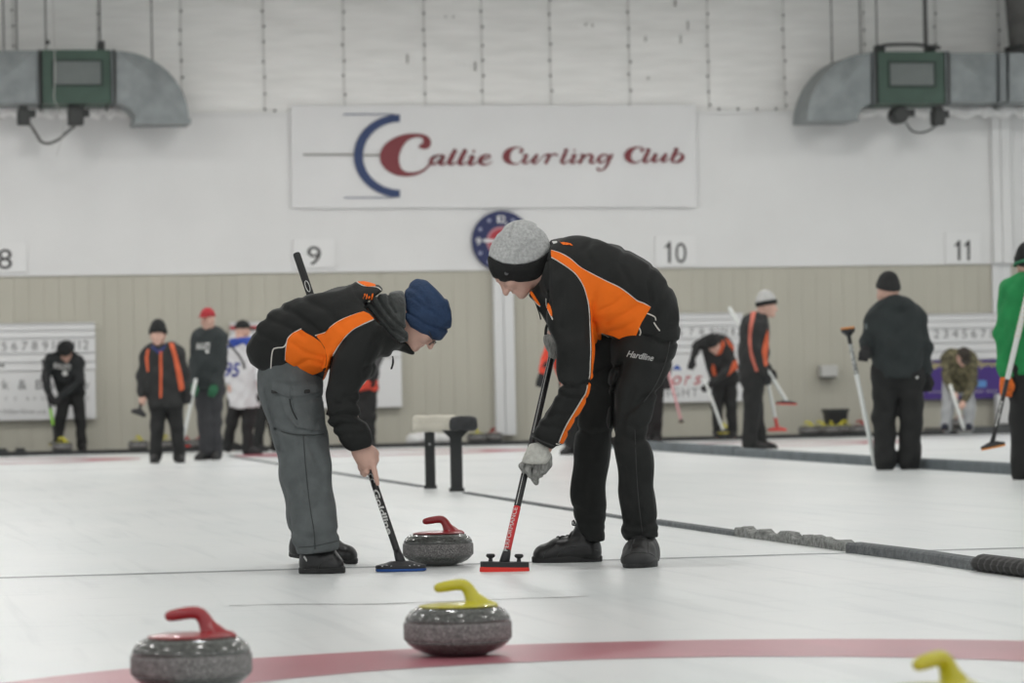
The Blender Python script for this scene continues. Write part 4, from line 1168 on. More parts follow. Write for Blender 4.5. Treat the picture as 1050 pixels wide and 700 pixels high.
# ---------------------------------------------------------------- brooms
M_SHB = mat('shaft_black', (.012, .012, .013), .35)
def broom(label, top, bot, parts, head_w, head_dir, m_head, m_pad, r=.0135, style='plain', group=None, pad_h=.012, head_th=.03, dep=.06, txt=None, tilt_up=None, knobs=False):
    """parts: (name, t0, t1, material) along the shaft from the top; bot = where the shaft meets the head"""
    top = np.asarray(top, float); bot = np.asarray(bot, float)
    t = empty('broom', bot)
    ax = nrm(bot-top); L_ = np.linalg.norm(bot-top)
    for nm, t0, t1, m, rr in parts:
        g = MB(); g.tube([top+ax*L_*t0, top+ax*L_*(t0+.004), top+ax*L_*(t1-.004), top+ax*L_*t1], [r*rr*.9, r*rr, r*rr, r*rr*.9], 28); g.build(nm, m, t, smooth=True)
    hd = nrm(head_dir); up = np.array([0, 0, 1.]) if tilt_up is None else nrm(tilt_up); up = nrm(up-hd*(up@hd)); sd = np.cross(up, hd)
    c = bot
    g = MB()
    rings = []
    prof = ((-head_th, 1.0, 1.0), (-head_th*.75, 1.03, 1.04), (-head_th*.45, 1.0, 1.0), (-head_th*.1, .62, .7), (head_th*.15, .42, .5)) if style == 'plain' else ((-head_th, 1, 1), (-head_th*.2, 1, 1), (-head_th*.1, .98, .95))
    for z, kx, ky in prof:
        rings.append([c+up*z+hd*(head_w/2*kx*math.copysign(abs(math.cos(a))**.62, math.cos(a)))+sd*(dep/2*ky*math.copysign(abs(math.sin(a))**.7, math.sin(a))) for a in np.linspace(0, 2*math.pi, 40, endpoint=False)])
    g.loft(rings); hb = g.build('head_plate', m_head, t, smooth=False)
    g = MB(); rings = []
    for z, k in ((-head_th-pad_h, .96), (-head_th-pad_h*.7, 1.02), (-head_th-pad_h*.2, 1.02), (-head_th+.001, 1.0)):
        rings.append([c+up*z+hd*(head_w/2*k*math.copysign(abs(math.cos(a))**.62, math.cos(a)))+sd*(dep/2*k*math.copysign(abs(math.sin(a))**.7, math.sin(a))) for a in np.linspace(0, 2*math.pi, 40, endpoint=False)])
    g.loft(rings); g.build('brush_pad', m_pad, t, smooth=False)
    g = MB(); g.tube([bot-ax*.05, bot-ax*.03, bot+ax*.012], [r*1.05, r*1.25, r*1.5], 12); g.build('ferrule', m_head, t, smooth=True)
    if knobs:
        for k in (-.29, .29):
            g = MB(); b = c+hd*head_w*k-up*head_th*.1
            g.lathe([(.009, 0), (.007, .012), (.016, .018), (.018, .024), (.014, .03), (.001, .031)], b, 14, hd, sd, up); g.build('knob', m_head, t, smooth=False)
    tag(t, label, 'broom', group)
    return t, top, bot, ax, L_
def shaft_text(t, s, top, ax, L_, t0, t1, h, r, m, flip=False, bold=.01, shear=.0, shift=0.0, name='lettering'):
    """lettering wrapped on the camera side of a shaft, running along it"""
    V, Fc = text2d(s, bold, shear, fine=True); w = V[:, 0].max(); ln = L_*(t1-t0)
    mid = top+ax*L_*(t0+t1)/2; v = nrm(CAM-mid); v = nrm(v-ax*(v@ax)); sd = np.cross(ax, v)
    pts = []
    for a, b in V:
        u = a/w; along = t0*L_+ln*(u if not flip else 1-u); ph = ((b-.5)*h*(1 if not flip else -1)+shift)/r
        ph = max(-1.4, min(1.4, ph))
        pts.append(top+ax*along+(r+.0022)*(math.cos(ph)*v+math.sin(ph)*(-sd if True else sd)))
    g = MB(); g.add(pts, Fc); return g.build(name, m, t)

# ---------------------------------------------------------------- the sweeper in the navy beanie
M_WTXT = mat('print_white', (.62, .62, .60), .6)
def sweeper_left():
    d0 = 13.8
    base = gd(326, d0); fr = Frame(base, d0); s = fr.s; X = fr.L
    f, u, sd_ = axes(fr, (.5, -.866), (.866, .5), -.06)
    hc = X(437.5, 324.5, 0); hs = .98
    nb = X(400, 322, 0)
    # bare figure: one continuous skin surface
    B_ = Sdf(); A = head_sdf(B_, hc, f, u, sd_, hs)
    B_.chain([A(-.045, -.10), X(401, 323), X(380, 328)], [.055, .058, .07], .03)
    for sy in (-1, 1):
        B_.chain([X(362, 331, .08*sy), X(330, 345, .08*sy), X(298, 368, .07*sy)], [.085, .09, .09], .04)
        B_.chain([X(299, 378, .09*sy), X(308, 465, .185*sy), X(323 if sy < 0 else 314, 560 if sy < 0 else 556, -.23 if sy < 0 else .60)], [.075, .045, .024], .03)
        an = np.array([323. if sy < 0 else 316, 572. if sy < 0 else 562]); yy = -.24 if sy < 0 else .61
        B_.cone(X(an[0]-6, an[1]+4, yy), X(an[0]+14, an[1]+7, yy), .020, .018, .02)
    B_.chain([X(376, 340, -.17), X(352, 412, -.21), X(369, 457, -.19)], [.052, .040, .028], .03)
    B_.chain([X(376, 335, .17), X(365, 385, .30), X(352, 372, .22), X(340, 352, .16)], [.052, .040, .030, .027], .03)
    # near hand: back of the hand to the camera, index finger laid down the shaft
    hy = -.19
    B_.chain([X(368, 455, hy), X(372, 464, hy), X(376.5, 474, hy+.004)], [.030, .034, .030], .02)
    B_.cone(X(367.5, 462, hy), X(372, 476, hy+.004), .026, .019, .015)
    B_.cone(X(379, 461, hy-.01), X(382, 474, hy-.01), .021, .017, .015)
    B_.chain([X(381.5, 473, hy-.012), X(384.3, 483.5, hy-.018), X(386.0, 490.5, hy-.018), X(387.2, 496, hy-.014)], [.0135, .0110, .0098, .0085], .004)
    B_.chain([X(376.5, 476, hy+.0), X(376, 483.5, hy-.006), X(373.8, 486.5, hy+.016), X(374.5, 482, hy+.032)], [.013, .0115, .0100, .009], .003)
    B_.chain([X(373, 476.5, hy+.012), X(372, 482, hy+.012), X(371.6, 485.0, hy+.030), X(373, 480, hy+.045)], [.0125, .0110, .010, .009], .003)
    B_.chain([X(369.8, 473.5, hy+.02), X(369, 478, hy+.024), X(369.8, 481, hy+.040), X(372, 477, hy+.052)], [.0115, .010, .009, .0085], .003)
    B_.chain([X(382, 461, hy+.01), X(385.3, 464.5, hy+.018), X(385.5, 471, hy+.030), X(384, 477, hy+.036)], [.016, .0125, .0115, .0095], .008)
    for q in ((381.5, 472.5, hy-.018), (377.3, 475.5, hy-.012), (373, 475.5, hy+.0)): B_.ell(X(*q), (.009, .009, .008), None, .008)
    # far hand closed on the upper shaft
    s_top, s_bot = X(304, 260, .36), X(411, 576, -.20)
    sax = nrm(s_top-s_bot); tq = lambda px: s_bot+(s_top-s_bot)*((411-px)/(411-304))
    fist(B_, tq(340), -sax, np.array([0, .6, .3]), 1.0)
    pts = [X(462, 284, .12), X(250, 284, -.12), X(300, 589, -.45), X(370, 585, .45)]
    body = grow(fr, 'person', B_, pts, .06, .0048, M_SKIN, None, 1)
    tag(body.o, 'sweeper in navy beanie, glasses and orange-black jacket with grey trousers, bent over broom', 'person')
    par = body.o
    # lips, eyebrow strands are too small to part; eyes get their own colour
    g = MB()
    for d in (-1, 1):
        c = A(.084, -.0145, .030*d); g.lathe([(.0075, 0), (.0055, .0035), (.001, .005)], c, 12, sd_, u, f)
    body.child_mesh('eye', np.concatenate(g.v), g.f, mat('iris_dark', (.03, .022, .018), .2), True)
    g = MB()
    g.tube([A(.0905, -.0745, q) for q in np.linspace(-.018, .018, 7)], [.002, .004, .0055, .006, .0055, .004, .002], 6); g.tube([A(.0890, -.084, q) for q in np.linspace(-.016, .016, 7)], [.002, .0045, .006, .006, .006, .0045, .002], 6)
    body.child_mesh('lips', np.concatenate(g.v), g.f, M_LIP, True)
    # trousers
    out_tr = [(254, 366), (262, 395), (267.5, 412), (278, 440), (284.8, 469.7), (288.8, 502), (292, 523), (295.6, 541), (297, 557), (303, 559), (305, 569.5), (318, 568), (333, 565.5), (348.5, 562.5), (348.6, 556.5), (344.5, 529), (341.8, 497), (337.9, 467), (336, 442.6), (333.6, 423.6), (331, 405), (333, 385), (320, 360), (285, 345)]
    T = Sdf()
    for sy in (-1, 1):
        T.chain([X(296, 372, .085*sy), X(298, 400, .10*sy)], [.125, .118], .04)
        if sy < 0: T.chain([X(300, 400, -.10), X(307, 450, -.15), X(314, 480, -.18), X(324, 545, -.24), X(327, 570, -.25)], [.118, .108, .100, .090, .0885], .03)
        else: T.chain([X(300, 400, .10), X(306, 450, .17), X(309, 480, .27), X(316, 530, .48), X(319, 562, .57)], [.118, .104, .094, .088, .086], .03)
    T.cut(lambda p: half(p, X(0, 575.0, -.35)*np.array([0, 0, 1]), (0, 0, -1)), .0)
    fl = [([(272, 400), (280, 430), (288, 462)], .010, 2.2), ([(262, 384), (275, 420), (284, 455)], -.006, 4), ([(297, 383), (299, 408), (305, 436)], .006, 1.2),
          ([(305, 440), (311, 490), (318, 540), (321, 566)], .005, 1.0), ([(300, 545), (318, 552), (345, 545)], .007, 3), ([(325, 430), (318, 455), (328, 480)], .006, 3), ([(330, 500), (325, 520), (335, 540)], .006, 3), ([(278, 398), (300, 410), (330, 408)], .006, 2.5), ([(283, 440), (305, 447), (333, 446)], .008, 1.6)]
    tf = with_post(T, fr, out_tr, fl, .012, .0035, 3)
    tr = grow(fr, 'trousers', tf, [X(250, 345, -.3), X(350, 575, -.45), X(300, 575, .45)], .05, .0075, M_TGREY, par)
    tr.o['label'] = 'grey cargo trousers'
    tr.panel('cargo_pocket', [(283, 391), (297, 393), (322, 391.5), (327.5, 397), (331.5, 424), (333, 442), (318, 441), (303, 438), (293, 424), (287, 405)], mat('trousers_grey_pocket', (.098, .108, .110), .8, .12, 20, .35, 30), .006)
    tr.panel('pocket_flap', [(281, 391), (300, 396), (322, 394), (326, 402), (310, 405), (290, 404.5), (281, 401)], mat('trousers_grey_flap', (.105, .115, .117), .8, .1, 20, .3, 30), .011)
    for q in ((283, 402.6), (313.5, 401.6)): tr.panel('snap_tab', [(q[0]-3.2, q[1]-1.8), (q[0]+3, q[1]-2.2), (q[0]+3, q[1]+1.6), (q[0]-3, q[1]+2)], M_BLK, .014)
    tr.seam('pocket_slit', [(297, 409), (298.5, 417), (301.5, 424.5), (304.5, 430)], mat('slit_dark', (.02, .022, .022), .9), .0028, off=.007)
    tr.seam('side_seam', [(311, 446), (313.5, 480), (318, 520), (322, 545), (323, 563)], mat('seam_dark', (.045, .05, .05), .9), .0022)
    tr.seam('hem_seam', [(306, 561), (320, 560), (335, 557), (347.5, 554)], mat('seam_dark', (.045, .05, .05)), .0018)
    tr.seam('pocket_seam', [(288, 442), (300, 445), (320, 446), (332, 445)], mat('seam_dark', (.045, .05, .05)), .0022)
    # jacket
    out_j = [(252.8, 361.4), (253.6, 354), (257, 347.7), (262.9, 335), (274.3, 322.6), (288, 312.3), (306.3, 305.4), (331.4, 299.7), (354.3, 294), (364.6, 288.9), (381.7, 287.8), (389, 292), (392, 297), (384, 303), (376, 309), (374, 315), (381, 322), (390, 333), (400, 342.5), (410, 349), (417, 350.5), (420.6, 354.6), (423.5, 362), (413.7, 360.3), (403, 359), (402, 370.6), (397.7, 375), (386, 384), (377, 390), (371, 397), (368, 405), (367.3, 412), (370, 426), (376, 434), (381.3, 442.6), (382.4, 450.7), (380.5, 456.5), (370, 459), (359.4, 461.8), (353.5, 458.8), (345.8, 448), (335.5, 433), (333.5, 418), (329, 410), (328.5, 398), (320, 395.5), (311, 388), (297, 387), (277.7, 382), (264, 377.5), (256, 372.5)]
    J = Sdf()
    for sy in (-1, 1):
        J.chain([X(290, 349, .085*sy), X(318, 343, .085*sy), X(350, 335, .09*sy), X(378, 332, .085*sy)], [.155, .165, .170, .155], .05)
        J.cone(X(285, 362, .07*sy), X(312, 372, .07*sy), .12, .10, .04)
    J.chain([X(395, 322), X(410, 338)], [.11, .075], .04)
    J.cone(X(410, 352), X(420, 357), .05, .03, .02)
    J.chain([X(369, 338, -.19), X(358, 372, -.225), X(351, 408, -.235), X(351.5, 420, -.235)], [.10, .093, .076, .074], .022)
    J.chain([X(351.5, 420, -.235), X(360, 440, -.215), X(368, 453, -.20)], [.074, .073, .068], .02)
    J.chain([X(372, 338, .19), X(362, 380, .29), X(350, 368, .23), X(343, 355, .18)], [.095, .08, .065, .055], .03)
    J.sub(lambda p: cone(p, X(370, 459, -.19), X(376, 470, -.185), .045, .05), .006)
    fl = [([(340, 366), (336, 385), (331, 402), (334, 420)], .016, 2.2), ([(352, 349), (343, 360), (337, 378)], .010, 2.0),
          ([(336, 428), (350, 424), (366, 426), (372, 430)], .012, 2.2), ([(338, 440), (352, 434), (370, 436)], .009, 2.2), ([(345, 414), (358, 411), (368, 414)], .009, 2.2), ([(347, 447), (360, 444), (376, 446)], .006, 2.5),
          ([(375, 392), (372, 398), (364, 404), (352, 408)], .009, 2.4), ([(372, 380), (380, 375), (392, 366)], .009, 2.6), ([(386, 345), (380, 360), (372, 385)], .006, 3),
          ([(283, 313), (303, 322), (330, 342)], .010, 3.2), ([(270, 326), (295, 335), (312, 345)], .008, 3.2), ([(262, 340), (285, 352), (296, 375)], .007, 3), ([(310, 306), (335, 318), (350, 335)], .006, 3.5),
          ([(300, 352), (315, 362), (333, 366)], .008, 2.4), ([(304, 375), (316, 368), (332, 372)], .007, 2.2), ([(352, 330), (370, 325), (385, 330)], .004, 3), ([(362, 292), (366, 303), (375, 312)], .006, 2)]
    jf = with_post(J, fr, out_j, fl, .010, .004, 11)
    jk = grow(fr, 'jacket', jf, [X(250, 286, -.3), X(424, 462, -.3), X(300, 300, .38)], .07, .0075, M_JBLK, par)
    jk.o['label'] = 'black zip jacket with orange panels and white piping'
    p_sh = [(366, 321.5), (372.6, 319.5), (378, 322), (383, 327), (372, 332), (363, 337), (356, 343), (350, 350), (345, 358), (340.6, 366), (336.5, 376), (333.7, 384), (331.5, 391), (330, 398), (329, 391), (334, 377), (336, 366), (333, 356), (329, 350), (323.4, 344), (333.7, 341), (338, 336), (346, 330), (354, 326)]
    jk.panel('orange_panel', p_sh, M_ORG, .004)
    p_bk = [(308.6, 337.4), (314, 341), (320, 344.3), (329, 350.5), (333.5, 358), (335.5, 366), (334, 376), (330, 380), (324, 382.5), (315.4, 385.4), (308, 380), (300, 374), (292.6, 369.5), (293.5, 358), (294.9, 347.7), (300, 342)]
    jk.panel('orange_panel', p_bk, M_ORG, .0035)
    jk.panel('orange_panel', [(366, 289.2), (382.5, 288.2), (385.5, 294), (376, 294.3), (371, 292)], M_ORG, .003)
    jk.panel('orange_panel', [(388, 369.5), (395, 367.5), (401.5, 365), (398.5, 373), (392, 374), (389.5, 373.5)], M_ORG, .003)
    jk.panel('orange_panel', [(328, 406), (333, 411), (334.8, 414), (333, 421), (331, 426), (329, 415)], M_ORG, .004)
    jk.panel('orange_panel', [(338, 438), (342, 443), (349, 452.5), (347, 453), (340, 446)], M_ORG, .004)
    for pl in ([(383, 327.5), (372, 332.4), (363, 337), (356, 343), (350, 350), (345, 358), (340.6, 366), (336.5, 376), (333.7, 384), (331, 393), (329.5, 402), (331, 409), (334, 414), (334, 420)],
               [(373, 319.5), (366, 321.5), (354, 326), (346, 330), (338.5, 335.7), (336.5, 339.5), (330, 342), (323, 344)],
               [(309, 337), (300, 342), (294.9, 347.7), (293.2, 358), (292.6, 369)], [(294.5, 350), (291, 355.5), (284, 356.5), (280, 358.5), (278.3, 368), (277.6, 382)], [(315, 386), (320, 391.5), (325, 392.8), (330, 389)],
               [(366, 289), (373, 293), (386, 294.3), (391, 297.5)], [(382, 288), (386, 294.5)], [(402.5, 362), (401, 367), (398, 374), (392, 375), (388, 374)], [(336, 434), (340, 442), (347, 451), (352, 457.5)]):
        jk.seam('piping', pl, M_PIPE, .0026, label=None)
    for i in range(4): jk.panel('orange_mark', [(371.8+i*2.6, 306.5+.2*i), (373.4+i*2.6, 301.2), (374.9+i*2.6, 301.2), (373.3+i*2.6, 306.5+.2*i)], M_ORG, .003)
    g = MB()
    for pl in ([(402.5, 365, -.08), (403.5, 371, -.08), (402, 377, -.08), (401, 378, -.08), (402.5, 373, -.08), (402.6, 368, -.08)],): g.tube([X(*q) for q in catmull(pl, 4)], .003, 6)
    jk.child_mesh('zip_cord', np.concatenate(g.v), g.f, M_LACE)
    # cuff rim
    # snood round the neck
    N_ = Sdf()
    N_.u(lambda p: np.maximum(cone(p, X(384, 312), X(412, 330), .115, .092, 1.3), -cone(p, X(398, 316), X(426, 337), .060, .072)), 0)
    N_.chain([X(381, 304, -.05), X(385, 316, -.10), X(396, 330, -.11), (X(408, 344, -.09)), X(416, 352, -.05)], [.022, .027, .029, .028, .02], .02)
    N_.chain([X(389, 300, -.04), X(394, 312, -.10), X(404, 328, -.11), X(415, 341, -.08)], [.020, .023, .025, .022], .015)
    out_n = [(371, 313), (378, 306), (384, 302), (398, 300.5), (413, 298.5), (414.8, 312), (415.5, 330), (418.5, 345), (418, 349.5), (409, 350.5), (398, 343.5), (387, 330), (377, 319)]
    nf = with_post(N_, fr, out_n, [([(378, 308), (388, 322), (402, 338), (415, 346)], .010, 1.7), ([(386, 303), (393, 315), (403, 328), (416, 338)], .009, 1.6), ([(398, 302), (399, 311), (405, 320)], .008, 1.6), ([(374, 311), (383, 323), (396, 337)], .005, 1.2)], .008, .003, 5)
    nk = grow(fr, 'snood', nf, [X(372, 298, -.15), X(420, 352, .15)], .05, .005, M_SNOOD, par); nk.o['label'] = 'charcoal fleece snood'
    # beanie
    R = np.array([f, sd_, u])
    H = Sdf(); H.ell(A(-.008, .012), np.array([.106, .086, .103])*hs, R, .0); H.ell(A(-.035, .055), np.array([.075, .075, .065])*hs, R, .03); H.ell(A(.03, .055), np.array([.06, .07, .055])*hs, R, .03)
    out_h = [(414.3, 325), (413.6, 311), (415, 293.5), (418, 288.5), (422, 286), (427.4, 284.4), (434, 285), (441, 288), (448, 294), (455, 302), (459.5, 310), (461.7, 318), (462.6, 328), (462.2, 336), (459, 342), (452.4, 349.6), (446, 348.6), (439, 346.6), (430, 341.5), (420.6, 336)]
    H.ell(A(.072, .002), np.array([.042, .078, .036])*hs, R, .02); H.ell(X(447, 313), (.056, .085, .080), None, .03); H.ell(X(438, 314), (.100, .100, .122), None, .02); H.ell(X(431, 329), (.088, .104, .075), None, .02)
    hf = with_post(H, fr, out_h, [([(414, 318), (424, 324), (434, 331), (446, 336), (462, 338)], .007, 1.3), ([(441, 288), (450, 298), (456, 306)], .009, 1.5), ([(432, 286), (444, 300), (458, 322)], .004, 3), ([(418, 294), (428, 298), (440, 312)], .005, 2.4), ([(420, 303), (432, 312), (450, 325)], .004, 2)], .010, .0025, 8)
    ht = grow(fr, 'beanie', hf, [X(412, 283, -.12), X(463, 352, .12)], .04, .005, M_NAVY, par); ht.o['label'] = 'navy blue knitted beanie'
    # glasses
    g = MB()
    for d in (-1, 1):
        c = A(.106, -.036, .033*d); g.tube([c+(sd_*math.cos(a)*.024+u*math.sin(a)*.016)*hs for a in np.linspace(0, 2*math.pi, 21)], .0017, 6)
        g.tube([A(.106, -.028, .057*d), A(.07, -.022, .074*d), A(.0, -.014, .078*d)], .0019, 6)
    g.tube([A(.108, -.032, -.009), A(.112, -.030, 0), A(.108, -.032, .009)], .0015, 6)
    gl = body.child_mesh('glasses', np.concatenate(g.v), g.f, mat('glasses_dark', (.014, .013, .012), .3)); gl['label'] = 'dark thin-rimmed glasses'
    ml = bpy.data.materials.new('lens'); ml.use_nodes = True; bb = ml.node_tree.nodes['Principled BSDF']; bb.inputs['Transmission Weight'].default_value = 1; bb.inputs['Roughness'].default_value = 0; bb.inputs['IOR'].default_value = 1.05
    g = MB()
    for d in (-1, 1): c = A(.106, -.036, .033*d); g.add([c+(sd_*math.cos(a)*.0235+u*math.sin(a)*.0155)*hs for a in np.linspace(0, 2*math.pi, 20, endpoint=False)], [tuple(range(20))])
    o = bpy.data.objects.new('lens', np_mesh('lens', np.concatenate(g.v), g.f, ml)); link(o, gl)
    # shoes
    gl_ = lambda px, py: fr.M@(ground(px, py)-fr.O)
    near = shoe(fr, gl_(306.5, 588.0), gl_(354, 587.3), par, .105, tall=.10)
    ST = mat('shoe_stitch', (.03, .03, .03), .4)
    for pl in ([(326, 586), (327.5, 579), (333, 574.5), (341, 573.5)], [(312, 583.5), (325, 583.5), (340, 583), (352, 582)]): near.seam('stitching', pl, ST, .0016)
    near.panel('white_flash', [(311, 570.5), (312.8, 569.5), (315.5, 574.5), (314.6, 576)], M_WTXT, .002)
    far = shoe(fr, gl_(297, 577.8)+ZZ*.03, gl_(366, 578.2), par, .105, tall=.10)
    # broom
    M_BH = mat('broom_head_black', (.013, .013, .015), .45)
    O = lambda l: np.asarray(l)@fr.M+fr.O
    top, bot = O(s_top), O(s_bot)
    t, a, b, ax, L_ = broom('black broom with blue brush pad held by the sweeper in the navy beanie', top, bot, [('grip', 0, .16, mat('grip_black', (.016, .016, .016), .7), 1.12), ('shaft', .16, 1.0, M_SHB, 1.0)], .196, RH, M_BH, mat('pad_blue', (.012, .075, .30), .6), r=.0138, head_th=.026, pad_h=.010, dep=.085)
    shaft_text(t, 'Goldline', top, ax, L_, .775, .915, .021, .0138, M_WTXT, bold=.03, shear=.1, shift=-.004)
    shaft_text(t, 'CC', top, ax, L_, .725, .755, .018, .0138, M_WTXT, bold=.0, shift=-.004)
    g = MB(); c = top+ax*L_*.115; v = nrm(CAM-c); v = nrm(v-ax*(v@ax)); w_ = np.cross(ax, v)
    g.tube([c+v*(.0165)+ax*.026*math.cos(q)+w_*.008*math.sin(q) for q in np.linspace(0, 2*math.pi, 17)], .0016, 6); g.build('oval_logo', M_WTXT, t)
    g = MB()
    for k in range(-4, 5):
        if abs(k) < 2: continue
        q = bot+RH*(.018*k)-FH*.0405-ZZ*.0135+ZZ*.004*(k % 2); g.obox(q, RH, FH, ZZ, .0032, .002, .0022)
    g.build('head_speck', mat('speck_grey', (.4, .4, .4), .5), t, kind='stuff')
sweeper_left()

# ---------------------------------------------------------------- the tall sweeper in the grey and black beanie
def sweeper_right():
    d0 = 13.75
    base = gd(630, d0); fr = Frame(base, d0); s = fr.s; X = fr.L
    f, u, sd_ = axes(fr, (-.574, -.819), (-.819, .574), -.05)
    hc = X(524, 270.5, 0); hs = .96
    B_ = Sdf(); A = head_sdf(B_, hc, f, u, sd_, hs)
    B_.chain([A(-.045, -.10), X(566, 275), X(585, 283)], [.058, .064, .08], .03)
    for sy in (-1, 1):
        B_.chain([X(590, 283, .10*sy), X(630, 300, .08*sy), X(662, 335, .07*sy)], [.095, .09, .10], .04)
    B_.chain([X(662, 350, -.09), X(648, 435, -.14), X(656, 553, -.04)], [.075, .045, .024], .03)
    B_.chain([X(652, 352, .10), X(612, 432, .14), X(604, 552, .335)], [.075, .042, .024], .03)
    B_.cone(X(656, 560, -.06), X(655, 568, -.14), .022, .018, .02)
    B_.cone(X(604, 560, .335), X(588, 567, .33), .020, .016, .02)
    B_.chain([X(583, 300, -.17), X(588, 395, -.19), X(558, 458, -.17)], [.055, .042, .029], .03)
    B_.chain([X(583, 297, .17), X(580, 340, .28), X(572, 336, .24), X(567, 345, .10)], [.052, .040, .030, .027], .03)
    s_top, s_bot = X(573, 334, .16), X(517.5, 575, -.30)
    sax = nrm(s_bot-s_top); at_y = lambda py: s_top+(s_bot-s_top)*((py-334)/(575-334))
    B_.cone(X(558, 458, -.17), X(551, 474, -.14), .026, .022, .02)
    B_.cone(X(567, 345, .10), X(567, 356, .09), .024, .02, .02)
    pts = [X(500, 235, -.12), X(700, 245, .12), X(640, 585, -.45), X(545, 580, .35)]
    body = grow(fr, 'person', B_, pts, .06, .0048, M_SKIN, None, 1)
    tag(body.o, 'tall sweeper in grey and black beanie, orange-black jacket and black trousers, bent over red broom', 'person')
    par = body.o
    g = MB()
    for d in (-1, 1):
        c = A(.084, -.0145, .030*d); g.lathe([(.0075, 0), (.0055, .0035), (.001, .005)], c, 12, sd_, u, f)
    body.child_mesh('eye', np.concatenate(g.v), g.f, mat('iris_dark', (.03, .022, .018)), True)
    g = MB()
    g.tube([A(.0905, -.0745, d) for d in np.linspace(-.018, .018, 7)], [.002, .004, .0055, .006, .0055, .004, .002], 6); g.tube([A(.0890, -.084, d) for d in np.linspace(-.016, .016, 7)], [.002, .0045, .006, .006, .006, .0045, .002], 6)
    body.child_mesh('lips', np.concatenate(g.v), g.f, M_LIP, True)
    # trousers
    out_tr = [(610, 345), (640, 325), (690, 325), (697.3, 337), (696.3, 348), (689.4, 371), (678, 398.6), (671, 414), (668.9, 424), (665, 444), (667, 455), (668.9, 463), (670.5, 485), (671, 508.6), (673.4, 536), (675.2, 543), (674.6, 550), (660, 553), (642.6, 554.3), (639, 550), (636.9, 545), (634.6, 508.6), (631.6, 470), (629.5, 448), (628, 456), (626.5, 466), (623.5, 490), (621.2, 508.6), (620.4, 527), (621.2, 545), (620, 558.8), (612, 558.5), (604, 554), (597, 548), (591, 541), (588.7, 538), (586.6, 527), (585.4, 508.6), (586, 485), (587.9, 463), (590.5, 449), (593, 432), (597, 410), (604, 380)]
    T = Sdf()
    for sy in (-1, 1): T.chain([X(667, 343, .085*sy), X(660, 360, .09*sy)], [.128, .126], .04)
    T.chain([X(634, 350, .02), X(624, 372, .08), X(614, 400, .12)], [.080, .085, .085], .03)
    T.chain([X(660, 362, -.10), X(655, 395, -.12), X(648, 430, -.14), X(650, 463, -.14), X(653, 508, -.10), X(656, 545, -.06), X(658, 560, -.05)], [.128, .112, .092, .082, .079, .080, .080], .02)
    T.chain([X(650, 362, .10), X(630, 395, .11), X(612, 430, .13), X(607.5, 463, .17), X(603, 508, .23), X(605, 540, .27), X(608, 566, .29)], [.125, .105, .088, .082, .077, .072, .068], .015)
    T.cut(lambda p: half(p, X(0, 572, -.17)*np.array([0, 0, 1]), (0, 0, -1)), .0)
    fl = [([(637, 372), (633, 388), (629, 405), (629, 445)], .018, 2.6), ([(676, 400), (660, 408), (647, 420)], .010, 2.5), ([(690, 370), (675, 372), (660, 366)], .008, 2.5), ([(693, 350), (678, 352), (664, 344)], .010, 2.4), ([(650, 400), (640, 425), (634, 455)], .007, 3),
          ([(613, 380), (622, 376), (635, 375)], .010, 2.4), ([(606, 395), (618, 398), (630, 395)], .008, 2.5), ([(593, 440), (606, 447), (622, 443)], .008, 3), ([(667, 448), (655, 452), (640, 448)], .008, 3), ([(665, 436), (655, 440), (645, 436)], .005, 2.5),
          ([(590, 520), (602, 528), (618, 524)], .006, 3), ([(588, 535), (604, 538), (620, 536)], .004, 3), ([(600, 545), (612, 548), (621, 543)], .004, 2.2), ([(638, 536), (655, 541), (674, 534)], .005, 3), ([(640, 547), (656, 548), (675, 544)], .004, 2), ([(598, 470), (601, 500), (600, 530)], .005, 2.5), ([(641, 480), (643, 510), (646, 540)], .006, 2.5), ([(652, 440), (653, 480), (657, 520), (660, 550)], .004, 1)]
    tf = with_post(T, fr, out_tr, fl, .012, .0035, 21)
    tr = grow(fr, 'trousers', tf, [X(585, 325, -.3), X(698, 575, -.32), X(590, 575, .35)], .05, .0075, M_TBLK, par); tr.o['label'] = 'black track trousers'
    tr.lettering('lettering', 'Hardline', 642.2, 365.3, 6.6, 28, .17, mat('print_grey_white', (.42, .42, .41), .6), bold=.02, shear=.35)
    tr.seam('side_seam', [(687, 350), (682, 372), (672, 395), (660, 412)], mat('seam_black', (.035, .036, .035), .7), .0022)
    tr.seam('side_seam', [(651, 440), (652.5, 480), (655, 515), (659, 548)], mat('seam_black', (.035, .036, .035)), .002)
    # jacket
    out_j = [(563.7, 245.6), (574, 243), (586.6, 241), (597, 242.4), (607, 245.2), (621, 249), (634.6, 253.4), (646, 258.5), (657.4, 264.9), (667, 271.2), (675.7, 278.6), (683, 287), (689.4, 296.9), (693.5, 306.5), (696.3, 317.4), (697.3, 328), (697, 336), (690, 341), (672, 345), (661, 343), (654, 352), (646, 360), (640, 358.5), (634, 353), (628, 347.5), (616.6, 343), (614, 360), (611, 374), (607, 386), (602.6, 405.4), (598, 415), (593.4, 423.7), (586, 436), (579.7, 446.6), (575, 454.5), (569, 456.5), (566, 460.2), (553, 455), (543, 449.5), (545.6, 444), (549, 441.5), (552, 435), (556.9, 428), (566, 414.6), (570, 406), (574.8, 396), (572.2, 388), (570.6, 380), (570, 365), (569.2, 352), (566, 345), (563, 339), (560.5, 331), (556, 322), (552, 315), (548, 308), (543.5, 305), (541.5, 303), (545, 297), (550, 290), (556, 280), (562, 262)]
    J = Sdf()
    for sy in (-1, 1):
        J.chain([X(590, 282, .09*sy), X(618, 290, .095*sy), X(644, 303, .09*sy), X(664, 326, .085*sy)], [.155, .172, .165, .14], .05)
        J.cone(X(600, 320, .08*sy), X(640, 340, .08*sy), .10, .09, .04)
    J.chain([X(575, 270), X(555, 288), X(550, 298)], [.11, .065, .045], .03)
